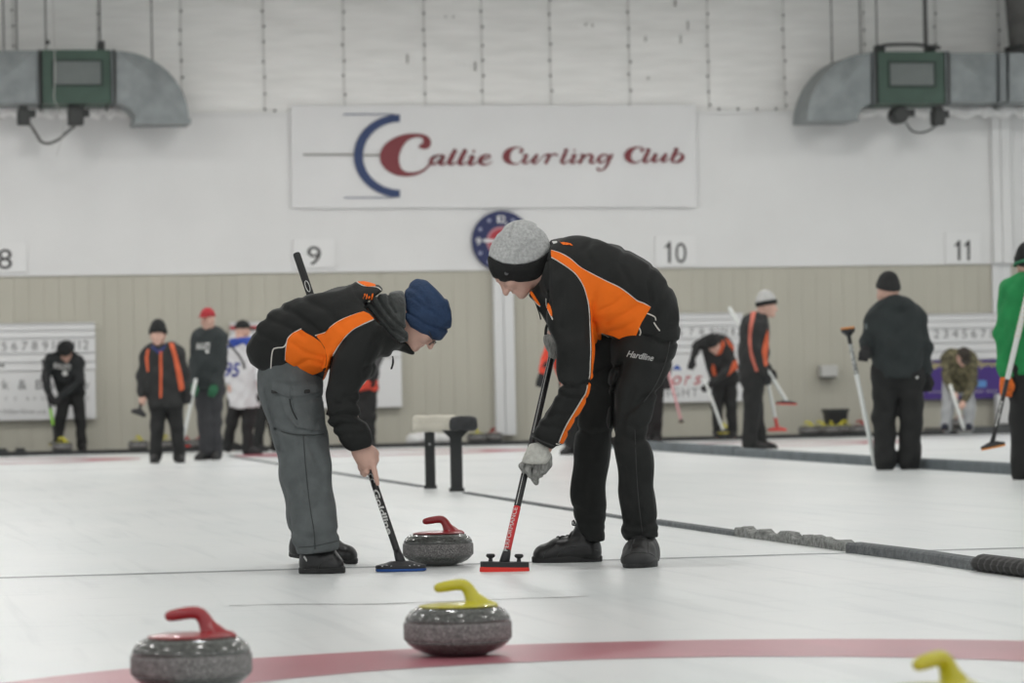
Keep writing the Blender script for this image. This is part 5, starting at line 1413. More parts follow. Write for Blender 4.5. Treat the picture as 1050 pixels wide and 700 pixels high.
    J.chain([X(560, 300), X(572, 320)], [.08, .09], .04)
    J.chain([X(585, 298, -.18), X(584, 325, -.21), X(587, 360, -.235), X(589, 388, -.24), X(588, 395, -.24)], [.095, .090, .082, .074, .072], .022)
    J.chain([X(588, 395, -.24), X(576, 420, -.22), X(562, 446, -.19), X(557, 455, -.18)], [.072, .068, .062, .057], .02)
    J.chain([X(580, 298, .18), X(582, 340, .28), X(572, 338, .24), X(566, 342, .14)], [.09, .075, .06, .05], .03)
    J.sub(lambda p: cone(p, X(556, 456, -.175), X(550, 470, -.16), .040, .046), .006)
    fl = [([(610, 330), (613, 352), (608, 382)], .012, 2.0), ([(604, 390), (592, 398), (576, 394)], .012, 2.4), ([(600, 408), (586, 408), (572, 404)], .007, 2.4), ([(590, 428), (572, 424), (558, 428)], .006, 2.6), ([(582, 442), (566, 438), (553, 436)], .006, 2.2),
          ([(546, 446), (556, 449.5), (568, 454)], .006, 1.2), ([(612, 300), (608, 312), (607, 330)], .008, 2.2), ([(655, 312), (640, 322), (622, 330)], .008, 2.6), ([(640, 303), (630, 312), (615, 318)], .006, 2.4), ([(650, 330), (636, 338), (622, 340)], .006, 2.2),
          ([(668, 275), (664, 290), (668, 312)], .009, 2.8), ([(685, 293), (676, 305), (672, 325)], .007, 3), ([(640, 258), (636, 272), (645, 290)], .006, 3.2), ([(607, 247), (600, 256), (606, 268)], .005, 3), ([(576, 290), (574, 310), (574, 335)], .006, 3), ([(563, 268), (562, 290), (566, 315)], .008, 1.8)]
    jf = with_post(J, fr, out_j, fl, .010, .004, 31)
    jk = grow(fr, 'jacket', jf, [X(540, 240, -.33), X(698, 462, -.3), X(600, 300, .38)], .05, .0075, M_JBLK, par); jk.o['label'] = 'black zip jacket with orange panels and white piping'
    p1 = [(565.5, 256.9), (574, 259.5), (584, 264.9), (595, 274), (607, 280.9), (621, 288), (634.6, 294.6), (644, 301), (652.9, 308.3), (660, 311), (667, 315), (662, 323), (657.4, 331), (652, 345), (646, 357.4), (643, 354), (638, 348.6), (630, 344.5), (622, 342), (616.3, 340.3), (615.5, 350), (613, 363), (610.6, 375), (607, 387.4), (603.5, 401), (599, 413), (594.6, 422), (587, 434), (579.7, 446.6), (576, 454), (575.5, 452), (580, 443), (584, 434), (590, 424.5), (594.6, 416.9), (599, 409.5), (602.6, 402), (604.5, 390), (605, 384), (605.5, 372), (606, 360), (605.6, 346), (605, 333.4), (604.6, 322), (603.2, 309), (599.5, 295), (595, 286.5), (590, 280), (584, 275), (577.4, 270.4), (571, 266.4), (565.6, 263.4)]
    jk.panel('orange_panel', p1, M_ORG, .004)
    jk.panel('orange_panel', [(607.5, 384), (605, 398), (600, 411.5), (595.3, 422), (588, 434), (581, 446.5), (576.5, 454.5), (573, 453.5), (577.5, 443), (582, 434), (588, 424), (592.6, 416.5), (597, 409), (601, 402), (603.6, 390)], M_ORG, .004)
    jk.panel('orange_panel', [(543.5, 297.5), (547, 300), (551, 306.5), (555, 313), (553, 313), (548, 307), (544, 301)], M_ORG, .003)
    jk.panel('orange_panel', [(559.5, 306.5), (563, 311), (566.5, 319), (567, 327), (564, 321), (560.5, 314)], M_ORG, .003)
    for pl in ([(565.6, 256.6), (574, 259.3), (584, 264.7), (595, 274), (607, 280.7), (621, 287.8), (634.6, 294.3), (644, 300.8), (652.9, 308), (660, 310.8), (667, 315)], [(565.6, 263.8), (571, 266.8), (577.4, 270.8), (584, 275.4), (590, 280.4), (595, 287), (599.3, 295.3), (603, 309), (604.3, 322), (604.8, 333.4), (605.3, 346), (605.7, 360), (605.2, 372), (604.7, 384), (603.4, 390), (600.8, 402), (596.8, 409), (592.4, 416.5), (587.8, 424), (581.8, 434), (577.3, 443), (573, 453.5)],
               [(663, 321), (667, 322.5), (671.5, 325), (672.5, 328.5)], [(670.5, 330.5), (673, 334.5), (676.5, 339)], [(616.5, 341.5), (622, 344), (630, 350.5), (636, 357), (642, 361), (645.5, 360)], [(655.5, 336), (657, 340.5), (655.5, 344.5)], [(560, 306), (560.3, 313), (563, 320), (566.7, 327.5)], [(547, 304.5), (549.5, 310), (554, 314)]):
        jk.seam('piping', pl, M_PIPE, .0026)
    jk.seam('piping', [(607, 383), (603.5, 402), (595, 422), (587, 434.5), (579.5, 447), (574.5, 454.5), (570, 455)], M_PIPE, .002, off=.004)
    for i in range(4): jk.panel('orange_mark', [(574+i*2.5, 248.3+.3*i), (576.5+i*2.5, 248.3+.3*i), (580.5+i*2.5, 251.6+.2*i), (578+i*2.5, 251.6+.2*i)], M_ORG, .003)
    jk.panel('white_tag', [(566, 247.8), (571, 247.6), (573, 249), (568, 250.5)], M_WTXT, .003)
    jk.seam('cuff_seam', [(545, 447), (553, 451), (561, 454.5), (568, 457)], mat('seam_black', (.035, .036, .035)), .003)
    g = MB()
    g.tube([X(*q) for q in catmull([(549.5, 311, -.06), (550.5, 314, -.06), (553, 321, -.06), (554.5, 327.5, -.06)], 4)], .0032, 6); g.tube([X(*q) for q in catmull([(562.5, 330, .0), (560, 336, .0), (559.5, 343, .0)], 4)], .006, 6)
    jk.child_mesh('zip_cord', np.concatenate(g.v), g.f, M_LACE)
    # beanie: grey crown above a black band
    R = np.array([f, sd_, u]); hax = nrm(np.array([-.30, 0, .95])); hside = nrm(np.cross(hax, np.array([0, 1., 0])))
    def hat():
        H = Sdf(); c0 = X(533, 262)
        H.ell(c0, (.122, .098, .10), None, 0); H.ell(X(534, 247), (.100, .088, .085), None, .04); H.ell(A(0, .01), np.array([.103, .084, .10]), R, .02); H.ell(X(551, 262), (.07, .08, .075), None, .03)
        H.ell(X(529, 271), (.112, .104, .080), None, .02); H.ell(X(545, 268), (.085, .10, .080), None, .02)
        return H
    out_h = [(502.2, 262), (504.5, 252), (511, 239.7), (516, 232), (522.6, 227), (529, 224.6), (536, 223.7), (543, 225.8), (550, 229.6), (555.5, 233), (560, 237.4), (563.3, 245), (565.3, 253.4), (565, 264), (563, 275), (558, 283), (550, 286.8), (540, 288.6), (529.4, 290.2), (520, 290.3), (513.4, 289), (507.5, 284), (503.4, 276.5), (501.8, 268)]
    line = [(490, 259), (502, 262.6), (508, 266.8), (516, 270), (527, 271.3), (538.6, 270.6), (550, 267), (558, 262), (565, 255.5), (575, 247)]
    grey = line+[(580, 200), (480, 200)]
    blk = line+[(590, 310), (480, 310)]
    out_h = [(x-(1.8 if x < 512 else 0), y) for x, y in out_h]
    hb = with_post(hat(), fr, out_h, [([(527, 229), (525, 236), (522.5, 243.5)], .007, .9), ([(540, 228), (544, 235), (547, 240)], .005, 1.0), ([(549, 231), (556, 234.5), (560, 238)], .007, 1.0), ([(515, 234), (512, 244), (510, 254)], .003, 2)], .012, .002, 4)
    def part(poly, name, m, lab, grow_=0.0):
        def g(p):
            d = hb(p)-grow_; Xp, Yp = fr.px(p.astype(float)); return np.maximum(d, (poly_sd(Xp, Yp, poly)/s).astype(np.float32))
        q = grow(fr, name, g, [X(500, 222, -.12), X(567, 293, .12)], .04, .005, m, par); q.o['label'] = lab; return q
    part(grey, 'beanie_crown', M_MEL, 'grey melange beanie crown')
    bd = part(blk, 'beanie_band', M_BAND_, 'black folded beanie band', .002)
    h = bd.hit(519.3, 280.2, 0)
    if h is not None:
        v = nrm(fr.cam-h); sdv = nrm(np.cross(v, [0, 0, 1.])); g = MB(); g.lathe([(.008, 0), (.0085, .002), (.006, .003), (.005, .0015), (.001, .0015)], h, 16, sdv, np.cross(sdv, v), v); bd.child_mesh('stud', np.concatenate(g.v), g.f, mat('stud_metal', (.12, .12, .12), .4, metal=.6))
    # gloves
    G = Sdf(); c = at_y(482)
    gy = (c)[1]
    G.chain([X(557, 457, -.17), X(551, 465, gy-.05), X(547, 474, gy-.05)], [.042, .050, .046], .02)
    G.cone(X(561, 467, gy-.03), X(559, 478, gy-.03), .030, .026, .02)
    G.cut(lambda p: half(p, X(550, 476.5, gy), nrm([.05, 0, -1.])), .004)
    Gf = with_post(G, fr, [(543, 455), (552, 453), (562, 457), (563, 462), (566, 466), (563.5, 471), (560, 476), (548, 476), (534, 474.5), (532.5, 477), (531, 476), (535, 471), (539, 463), (541.5, 457.5)], [([(545, 462), (541, 470), (537, 474)], .002, .8), ([(553, 462), (550, 470), (549, 475)], .002, .8), ([(558, 463), (557, 470), (556, 475)], .002, .8)], .006)
    gw = grow(fr, 'glove', Gf, [X(531, 455, gy-.12), X(567, 478, gy+.1)], .04, .004, M_GLV, par); gw.o['label'] = 'white knit glove back on lower hand'
    G = Sdf()
    # four fingers wrapping the shaft, seen from the back of the hand
    for j, (x0, y0, x1, y1, x2, y2, r0) in enumerate([(538.5, 474, 534.8, 477.5, 537.5, 482.5, .0124), (545, 474.5, 541, 481, 543.5, 487, .0128), (551.5, 474.5, 549.5, 482.5, 549.5, 489, .0128), (558, 473, 557.5, 480, 553.5, 486.5, .0124)]):
        yy = gy-.052+.004*abs(j-1.5)
        G.chain([X(x0, y0, yy), X(x1, y1, yy-.008), X(x2, y2, yy+.008), X(x2+1.0, y2+.5, gy+.005)], [r0, r0, r0*.94, r0*.85], .0025)
    G.cone(X(543, 475, gy-.018), X(556, 476, gy-.018), .031, .031, .006)
    G.chain([X(562, 469, gy-.02), X(562, 476, gy-.02), X(557.5, 483, gy-.015)], [.017, .016, .014], .006)
    G.chain([X(545.5, 484, gy-.03), X(548.5, 491, gy-.028), X(549.8, 494.5, gy-.02)], [.0155, .0140, .0115], .006)
    gg = grow(fr, 'glove_fingers', G, [X(530, 470, gy-.10), X(567, 498, gy+.06)], .035, .0038, M_GLVG, par); gg.o['label'] = 'grey flecked knit glove fingers round the shaft'
    G = Sdf(); cu = at_y(352)
    gu = cu[1]
    G.chain([X(566, 341, gu+.01), X(566, 348, gu-.015), X(566.5, 355, gu-.02)], [.026, .032, .028], .015)
    for j in range(4):
        y0 = 346+j*5.2; G.chain([X(568, y0, gu-.03), X(563.3+.6*j, y0+2.0, gu-.028), X(564.8+.8*j, y0+4.4, gu-.006), X(568, y0+5, gu+.006)], [.0135, .0125, .0115, .0100], .004)
    G.chain([X(569, 342, gu-.02), X(567, 362, gu-.03), X(566.5, 369, gu-.022)], [.017, .0145, .0115], .006)
    g2 = grow(fr, 'glove', G, [X(558, 336, gu-.1), X(576, 372, gu+.08)], .04, .004, M_GLVG, par); g2.o['label'] = 'grey flecked knit glove on upper hand'
    gl_ = lambda px, py: fr.M@(ground(px, py)-fr.O)
    fs_ = shoe(fr, gl_(617.5, 575.6), gl_(545.5, 576.6), par, .105, tall=.105)
    ST = mat('shoe_stitch', (.03, .03, .03), .4)
    for pl in ([(557, 572), (560, 565), (567, 560)], [(570, 572), (577, 563), (590, 560), (613, 564)]): fs_.seam('stitching', pl, ST, .0016)
    e = gl_(655, 582.4); ns_ = shoe(fr, e+np.array([.045, .285, 0]), e+np.array([-.02, .0, 0]), par, .138, tall=.11, lead=mat('shoe_matte', (.020, .020, .020), .5, .12, 14))
    for pl in ([(638, 573), (645, 567.5), (656, 566), (667, 567.5), (674, 572.5)], [(646, 566), (648, 558), (651, 552)], [(665, 566.5), (665, 558), (663, 552)]): ns_.seam('stitching', pl, ST, .0018)
    O = lambda l: np.asarray(l)@fr.M+fr.O
    top, bot = O(s_top), O(s_bot)
    M_BR = mat('broom_red', (.58, .018, .022), .35); M_BH = mat('broom_head_black', (.013, .013, .015), .45)
    t, a, b, ax, L_ = broom('red and black broom with red brush pad held by the tall sweeper', top, bot, [('shaft', 0, .775, M_SHB, 1.0), ('red_sleeve', .775, .975, M_BR, 1.06)], .190, nrm(RH-ZZ*.03), M_BH, mat('pad_red', (.72, .032, .02), .6), r=.0138, style='flat', head_th=.024, pad_h=.024, dep=.075, knobs=True)
    shaft_text(t, 'PERFORMANCE', top, ax, L_, .785, .965, .0155, .0147, M_WTXT, flip=True, bold=.0, shift=-.006)
    g = MB(); c0 = top+ax*L_*.05; v = nrm(CAM-c0); v = nrm(v-ax*(v@ax)); w_ = np.cross(ax, v)
    for k in (.35,):
        for ta, tb in ((.08, .47), (.63, .772)):
            q = [top+ax*L_*t_+(.0138+.001)*(math.cos(k)*v+math.sin(k)*w_) for t_ in (ta, tb)]; g.tube(q, .0014, 6)
    g.build('shaft_stripe', M_WTXT, t)
sweeper_right()

# ---------------------------------------------------------------- players further down the rink
M_CHAR = mat('hoodie_charcoal', (.022, .028, .029), .85, .15, 8)
M_DKH = mat('hoodie_dark', (.014, .016, .017), .85, .15, 8)
M_GREENH = mat('hoodie_green', (.012, .22, .062), .85, .12, 8)
M_JERS = mat('jersey_white', (.60, .61, .62), .8, .06, 8)
M_CAMO = mat('camouflage', (.10, .09, .05), .85, .9, 19)
M_GTR = mat('trousers_dark_grey', (.035, .036, .040), .85, .1, 8)
M_LTR = mat('trousers_light_grey', (.36, .37, .38), .85, .08, 8)
M_TB2 = mat('trousers_matte_black', (.0125, .013, .013), .85, .15, 8)
M_JB2 = mat('jacket_matte_black', (.016, .0165, .0165), .8, .15, 8)
M_ORB = mat('stripe_orange_red', (.55, .10, .035), .7)
M_CAPR = mat('cap_red', (.36, .02, .028), .75)
M_KNB = mat('knit_black', (.010, .011, .011), .9, .15, 20)
M_KNG = mat('knit_light_grey', (.42, .42, .41), .9, .1, 20)
M_CAPB = mat('cap_brown', (.032, .026, .020), .85)
M_GGRN = mat('glove_green', (.015, .10, .045), .8, .2, 20)
M_GORG = mat('glove_orange', (.62, .13, .015), .75, .35, 30)
M_SHW = mat('shaft_white', (.66, .68, .66), .4)
M_SHBK = mat('shoe_black_matte', (.012, .012, .012), .6)
M_BLUE = mat('jersey_blue', (.018, .05, .28), .8)

class Fig:
    def __init__(s, px, d, z0=0.0):
        p = P(px, 400, d); s.fr = Frame((p[0], p[1], z0), d); s.X = s.fr.L; s.d = d; s.kids = []
    def build(s, label, head, hf, hu, neck, sh, el, wr, hip, kn, an, toe, m_top, m_leg, tw=(.135, .13), arm=(.078, .062, .050), leg=(.105, .078, .066), hs=1.0, hand='skin', m_glove=None, hem=.09, hood=False, h=.012, group=None, bulk=.06, m_shoe=None, fists=None, folds=(), coat_drop=0.0):
        X = s.X; fr = s.fr
        f, u, sd = axes(fr, hf[:2], hu, hf[2] if len(hf) > 2 else 0.0)
        c = X(*head)
        B = Sdf(); A = head_sdf(B, c, f, u, sd, hs, detail=True)
        s.A, s.c, s.f, s.u, s.sd, s.hs = A, c, f, u, sd, hs
        B.chain([A(-.045, -.11), X(*neck)], [.055, .075], .03)
        SH, EL, WR, HP, KN, AN, TO = ([X(*q) for q in l] for l in (sh, el, wr, hip, kn, an, toe))
        s.WR, s.EL = WR, EL
        for i in (0, 1):
            mid = (SH[i]*.6+SH[1-i]*.4)*.5+(HP[i]*.6+HP[1-i]*.4)*.5
            a = SH[i]*.66+SH[1-i]*.34; b = HP[i]*.7+HP[1-i]*.3
            B.chain([a, mid, b], [.08, .08, .085], .04)
            B.chain([SH[i], EL[i], WR[i]], [.05, .038, .026], .03)
            B.chain([HP[i], KN[i], AN[i]], [.07, .045, .036], .03)
            B.chain([AN[i]+ZZ*0, TO[i]*.75+AN[i]*.25-ZZ*.01], [.03, .022], .02)
        fh = []
        for i in (0, 1):
            dr = nrm(WR[i]-EL[i])
            if hand == 'skin' or (isinstance(hand, tuple) and hand[i] == 'skin'): s._hand(B, WR[i], dr, i, fists, .9)
            else: B.cone(WR[i], WR[i]+dr*.05, .022, .018, .02)
        allp = [c+u*.13, c-u*.13, c+f*.13, c-f*.1]+SH+EL+WR+HP+KN+AN+TO+[w+nrm(w-e)*.16 for w, e in zip(WR, EL)]
        s.allp = allp
        body = grow(fr, 'person', B, allp, .10, h*.85, M_SKIN2, None, 1); s.body = body; s.par = body.o
        tag(body.o, label, 'person', group)
        # trousers
        T = Sdf()
        for i in (0, 1):
            T.cone(HP[i]+ZZ*.05, HP[i]-ZZ*.04, leg[0]*1.02, leg[0], .04)
            T.chain([HP[i], KN[i], AN[i]+ZZ*.02, AN[i]-ZZ*(.03)], [leg[0], leg[1], leg[2], leg[2]*1.02], .025)
        T.cone(HP[0], HP[1], leg[0], leg[0], .05)
        zc = min(AN[0][2], AN[1][2])-.035
        for i in (0, 1): pass
        s.trousers = grow(fr, 'trousers', with_post(T, fr, None, (), .01, .006, 2), HP+KN+AN, .16, h, m_leg, s.par)
        # top
        J = Sdf()
        for i in (0, 1):
            a = SH[i]*.72+SH[1-i]*.28; b = HP[i]*.80+HP[1-i]*.20; mid = a*.5+b*.5
            J.chain([a-ZZ*.0, mid, b-nrm(a-b)*(.02+coat_drop)], [tw[0], (tw[0]+tw[1])/2, tw[1]], .06)
        hm = HP[0]*.5+HP[1]*.5; ax_ = nrm(SH[0]*.5+SH[1]*.5-hm)
        J.cut(lambda p: -half(p, hm-ax_*(.03+coat_drop), ax_), .02)
        for i in (0, 1): J.chain([SH[i], EL[i], WR[i]-nrm(WR[i]-EL[i])*.02], list(arm), .03)
        J.cone(SH[0], SH[1], arm[0], arm[0], .05)
        J.cone(SH[0]*.5+SH[1]*.5, X(*neck), tw[0]*.8, .075, .04)
        if hood: J.ell(X(*hood[0]), hood[1], None, .03)
        J.sub(lambda p: cone(p, c-u*.05, c+u*.12, .088, .10), .01)
        s.top = grow(fr, 'top', with_post(J, fr, None, folds, .01, .007, int(head[0])), SH+EL+WR+HP+[X(*neck)], .20, h, m_top, s.par)
        for i in (0, 1):
            s.shoe(AN[i], TO[i], m_shoe or M_SHBK)
            if m_glove and not (isinstance(hand, tuple) and hand[i] == 'skin'):
                G = Sdf(); s._hand(G, WR[i], nrm(WR[i]-EL[i]), i, fists, 1.12)
                grow(fr, 'glove', G, [WR[i], WR[i]+nrm(WR[i]-EL[i])*.16], .12, .0075, m_glove, s.par)
        return s
    def _hand(s, S, w, dr, i, fists, k):
        """open relaxed hand or a fist on a shaft"""
        if fists and fists[i] is not None:
            c, ax, n = fists[i]; fist(S, c, ax, n, k*1.05); S.cone(w, c-nrm(n)*.04, .030*k, .032*k, .02); return
        sd = nrm(np.cross(dr, [0.2, 1., .1])); n = np.cross(dr, sd)
        S.cone(w, w+dr*.03, .028*k, .028*k, .01)
        for j in range(4):
            o = sd*(j-1.5)*.019*k
            S.cone(w+dr*.02+o*.7, w+dr*.085*k+o, .017*k, .0145*k, .012)
            S.chain([w+dr*.085*k+o, w+dr*(.115 if j in (1, 2) else .108)*k+o-n*.012, w+dr*.128*k+o-n*.034], [.0125*k, .0115*k, .010*k], .004)
        S.chain([w+dr*.03+sd*.028*k, w+dr*.065*k+sd*.045*k-n*.01, w+dr*.095*k+sd*.042*k-n*.022], [.016*k, .0135*k, .011*k], .008)
    def shoe(s, an, to, m):
        heel = an.copy(); d = to-an; d[2] = 0; L_ = max(np.linalg.norm(d), 1e-6); d = d/L_; zf = to[2]
        heel = np.array([an[0], an[1], zf])-d*.06; tip = heel+d*.28
        u = ZZ; sv = np.cross(u, d); S = Sdf()
        S.chain([heel+d*.045+u*.055, heel+d*.15+u*.048, tip-d*.045+u*.032], [.044, .045, .034], .03)
        S.cone(heel+d*.05+u*.06, an*np.array([1, 1, 0])+u*(zf+.10), .042, .042, .03)
        S.cut(lambda p: -half(p, heel+u*.012, u), .004)
        q = grow(s.fr, 'shoe', S, [heel, tip], .11, .009, m, s.par)
        g = MB(); rings = []
        for z, k in ((0, .98), (.018, 1.0), (.026, .97)):
            rings.append([heel+d*(.14+.142*k*math.cos(a))+sv*(.047*k*math.copysign(abs(math.sin(a))**.8, math.sin(a)))+u*z for a in np.linspace(0, 2*math.pi, 20, endpoint=False)])
        g.loft(rings); q.child_mesh('sole', np.concatenate(g.v), g.f, M_SOLE)
    def hat(s, kind, m, m2=None, brim=0.0, name='beanie', lab=None):
        A, f, u, sd, hs, fr = s.A, s.f, s.u, s.sd, s.hs, s.fr; R = np.array([f, sd, u])
        H = Sdf(); H.ell(A(-.006, .022), np.array([.110, .091, .110])*hs, R, 0)
        if kind == 'beanie': H.ell(A(-.02, .088), np.array([.072, .066, .062])*hs, R, .03)
        axis = nrm(u+f*(-.25 if kind == 'beanie' else -.12)); c0 = A(0, .012 if kind == 'beanie' else .025)
        def crown(p): return np.maximum(H(p), -half(p, c0-axis*(.0 if m2 is None else -.02), axis)).astype(np.float32)
        q = grow(fr, name, crown, [A(0, 0)-.15, A(0, 0)+.17], .03, .008, m, s.par)
        if lab: q.o['label'] = lab
        if m2 is not None:
            def band(p): return np.maximum(np.maximum(H(p)-.006, -half(p, c0-axis*.025, axis)), half(p, c0+axis*.03, axis)).astype(np.float32)
            grow(fr, 'hat_band', band, [A(0, 0)-.15, A(0, 0)+.17], .03, .008, m2, s.par)
        if kind == 'cap':
            Bm = Sdf(); Bm.u(lambda p: ell(p, A(.115, .030), np.array([.075, .070, .010])*hs, R), 0); Bm.cut(lambda p: ell(p, A(.0, -.10), np.array([.085, .07, .10])*hs, R)*-1, .004)
            q2 = grow(fr, 'cap_peak', Bm, [A(.04, -.05)-.06, A(.2, .08)+.06], .05, .007, m, s.par)
        return q
def bg_broom(fig, label, top, bot, segs, pad, head_w=.19, hd=None, r=.0135, tilt=None, black=None, **k):
    O = lambda l: np.asarray(fig.X(*l))@fig.fr.M+fig.fr.O
    return broom(label, O(top), O(bot), segs, head_w, RH if hd is None else hd, black or mat('broom_head_black', (.013, .013, .015), .45), pad, r=r, tilt_up=tilt, **k)
PAD_R = mat('pad_red', (.72, .032, .02), .6); PAD_Y = mat('pad_yellow', (.55, .46, .03), .6); PAD_O = mat('pad_orange', (.6, .22, .03), .6); PAD_B = mat('pad_blue', (.012, .075, .30), .6)
GRIP = mat('grip_black', (.016, .016, .016), .7)
def hz(x): return H0-ROLL*(x-525)
def dz(x, y, z=0.0): return F_PX*(CAM_H-z)/(y-hz(x))

# 1: black hoodie, bending at the left scoreboard
q = Fig(68, 46.95, WALK_Z)
q.build('bending player in black hoodie with white print sweeping before the left scoreboard', (67.5, 361, -.22), (0, -.8, -.55), (0, .62), (67, 366, -.08), [(52.5, 369.5, -.02), (80.5, 371, -.02)], [(47, 386, -.16), (82, 391, -.14)], [(50, 402, -.28), (62, 407, -.28)], [(68, 401, .12), (78, 401, .12)], [(62, 428, .0), (82, 428, .04)], [(59.5, 455, .0), (84, 455, .05)], [(57.5, 461.3, -.20), (87, 461.3, -.18)], M_DKH, M_TB2, tw=(.15, .14), hand='glove', m_glove=M_GLVB, hood=((67, 357, -.12), (.12, .12, .11)))
q.hat('beanie', M_KNB)
q.top.lettering('lettering', 'BULLETS', 54.5, 377, 5.5, 18, .12, M_WTXT, bold=.02)
q.top.panel('round_print', [(66.6+2.8*math.cos(a), 382.5+2.8*math.sin(a)) for a in np.linspace(0, 6.28, 12, endpoint=False)], M_WTXT, .004)
bg_broom(q, 'black broom with lime shaft band held by the bending black hoodie player', (43.7, 368, -.22), (57, 453, -.34), [('shaft', 0, .60, M_SHB, 1.3), ('lime_band', .60, .80, mat('lime', (.22, .50, .04), .6), 1.45), ('lower_shaft', .80, 1, M_SHB, 1.3)], PAD_Y, .18)

# 2: striped jacket boy facing us
q = Fig(170, dz(170, 474.5))
q.build('boy in black beanie and black jacket with orange stripes standing facing us', (162, 341.5, -.02), (-.05, -.05, -1), (0, 1), (164, 357, 0), [(151.5, 364, 0), (182, 364, .02)], [(146, 385, .02), (189, 385, .04)], [(145.5, 404, -.06), (190.5, 400, -.02)], [(162, 409, 0), (178, 409, 0)], [(161, 438, -.02), (181, 438, 0)], [(159.5, 466, 0), (184, 466, .02)], [(156.5, 474.5, -.20), (187, 474.5, -.2)], M_JB2, M_TB2, tw=(.15, .15), arm=(.085, .07, .058), hs=1.08, hand=('skin', 'glove'), m_glove=M_GLVB, coat_drop=.06)
q.hat('beanie', M_KNB, M_KNB)
q.top.panel('orange_stripe', [(150.5, 359), (153.5, 357.5), (152.5, 366), (153, 381), (151, 381), (149, 368)], M_ORB, .006)
q.top.panel('zip_stripe', [(163.2, 360), (166, 360), (166.5, 385), (166, 408), (163.5, 408), (163.5, 385)], M_ORB, .006)
q.top.panel('orange_stripe', [(173, 351.5), (178, 352), (182, 366), (187, 386), (189, 399), (183.5, 401), (181, 386), (177.5, 366)], M_ORB, .006)
q.top.panel('blue_collar', [(155, 353), (163, 359), (171, 352), (169, 358), (163, 363), (156, 358)], mat('collar_blue', (.02, .03, .12), .8), .006)
bg_broom(q, 'black broom hanging head-down from the striped-jacket boy\'s bare hand', (149, 365, .16), (143.5, 420, -.10), [('shaft', 0, 1, M_SHB, 1.2)], mat('pad_black', (.02, .02, .02), .8), .17, hd=nrm(RH*.9-ZZ*.35), dep=.08, head_th=.05)

# 3: red cap
q = Fig(214, dz(214, 471.5))
q.build('player in red cap, dark hoodie and grey trousers standing behind the boy', (213, 326.5, 0), (-.35, -.08, -1), (0, 1), (214, 339, .02), [(203.5, 347, .0), (226.5, 348, .04)], [(199.5, 371, -.02), (228, 372, .02)], [(198.5, 393, -.16), (220, 394, -.16)], [(207, 398, 0), (221, 398, 0)], [(210, 432, -.02), (220, 432, .03)], [(211.5, 463, 0), (221, 463, .05)], [(203, 471.5, -.14), (219, 471.5, -.17)], M_CHAR, M_GTR, tw=(.145, .135), hs=.98, hand='glove', m_glove=M_GGRN, hood=((215, 341, .06), (.11, .08, .07)), leg=(.105, .085, .075))
q.hat('cap', M_CAPR, name='cap', lab='red baseball cap')
q.top.lettering('lettering', 'BULLETS', 201.5, 357.5, 6, 14, -.03, M_WTXT, bold=.03)
q.top.panel('white_print', [(210, 358.5), (214.5, 358.5), (214, 362), (211, 362)], M_WTXT, .004)
bg_broom(q, 'white broom slanting between the boy and the red-cap player', (201, 388, -.26), (187, 454, -.30), [('shaft', 0, .96, M_SHW, 1.5), ('lower_shaft', .96, 1, M_SHB, 1.3)], PAD_R, .18)

# 4: white jersey from behind
q = Fig(246, dz(246, 466))
q.build('player in white and blue number 95 jersey and black cap seen from behind', (249, 338.5, -.02), (.75, -.1, .65), (0, 1), (248, 349, .0), [(239, 353.5, .02), (259, 354, -.02)], [(235, 374, .05), (264, 374, -.06)], [(236, 393, -.05), (266, 390, -.15)], [(242, 409, .02), (257, 409, 0)], [(237.5, 433, .05), (254, 435, -.02)], [(234, 455, .15), (253.5, 459, -.05)], [(241, 461.5, .12), (261, 465.5, -.10)], M_JERS, M_TB2, tw=(.145, .145), arm=(.085, .07, .055), hand='skin', coat_drop=.08)
q.hat('cap', M_KNB, name='cap', lab='black cap')
q.top.lettering('number', '95', 230.5, 385.5, 14.5, 15.5, .03, mat('number_blue', (.035, .045, .23), .7), bold=.03)
q.top.panel('blue_yoke', [(236, 347), (262, 345), (264, 353), (257, 357), (249, 352), (240, 356), (233, 357)], M_BLUE, .005)
q.top.seam('black_strap', [(232, 349), (238, 356), (244, 363), (249, 371), (251, 378)], M_BLK, .014)
# 5: hidden behind that one, dark trousers showing
q = Fig(270, dz(268, 463))
q.build('player in black behind the jersey player, mostly hidden by the bent sweeper', (277, 341, 0), (.8, -.1, .4), (0, 1), (275, 353, 0), [(268, 358, -.05), (283, 358, .05)], [(266, 378, -.06), (287, 378, .06)], [(270, 395, -.1), (290, 395, .0)], [(267, 407, -.02), (278, 407, .02)], [(267, 434, -.03), (280, 434, .02)], [(264.5, 456, 0), (283, 456, .04)], [(270, 463, -.1), (291, 463, -.05)], M_DKH, M_TB2, hs=.95, hand='glove', m_glove=M_GLVB)
q.hat('beanie', M_KNB)

# 6: red and black jacket behind the bent sweeper
q = Fig(376, dz(376, 461))
q.build('player in orange-hemmed jacket and black trousers glimpsed beneath the bent sweeper\'s chest', (374, 327, 0), (.2, 0, -1), (0, 1), (375, 340, 0), [(364, 346, 0), (387, 346, 0)], [(361, 366, 0), (388, 364, .02)], [(364, 384, -.08), (384, 380, -.1)], [(370, 396, 0), (380, 396, 0)], [(371, 427, 0), (380, 427, 0)], [(371.5, 453, 0), (380, 453, .02)], [(369, 460, -.16), (382, 460, -.15)], mat('jacket_grey_black', (.05, .05, .052), .8), M_TB2, tw=(.125, .12), leg=(.095, .075, .065), hs=.95, hand='glove', m_glove=M_GLVB, coat_drop=.02)
q.hat('beanie', M_KNB)
q.top.panel('orange_hem', [(358, 389.5), (392, 389.5), (392, 404), (358, 404)], mat('hem_red', (.55, .055, .03), .7), .006)

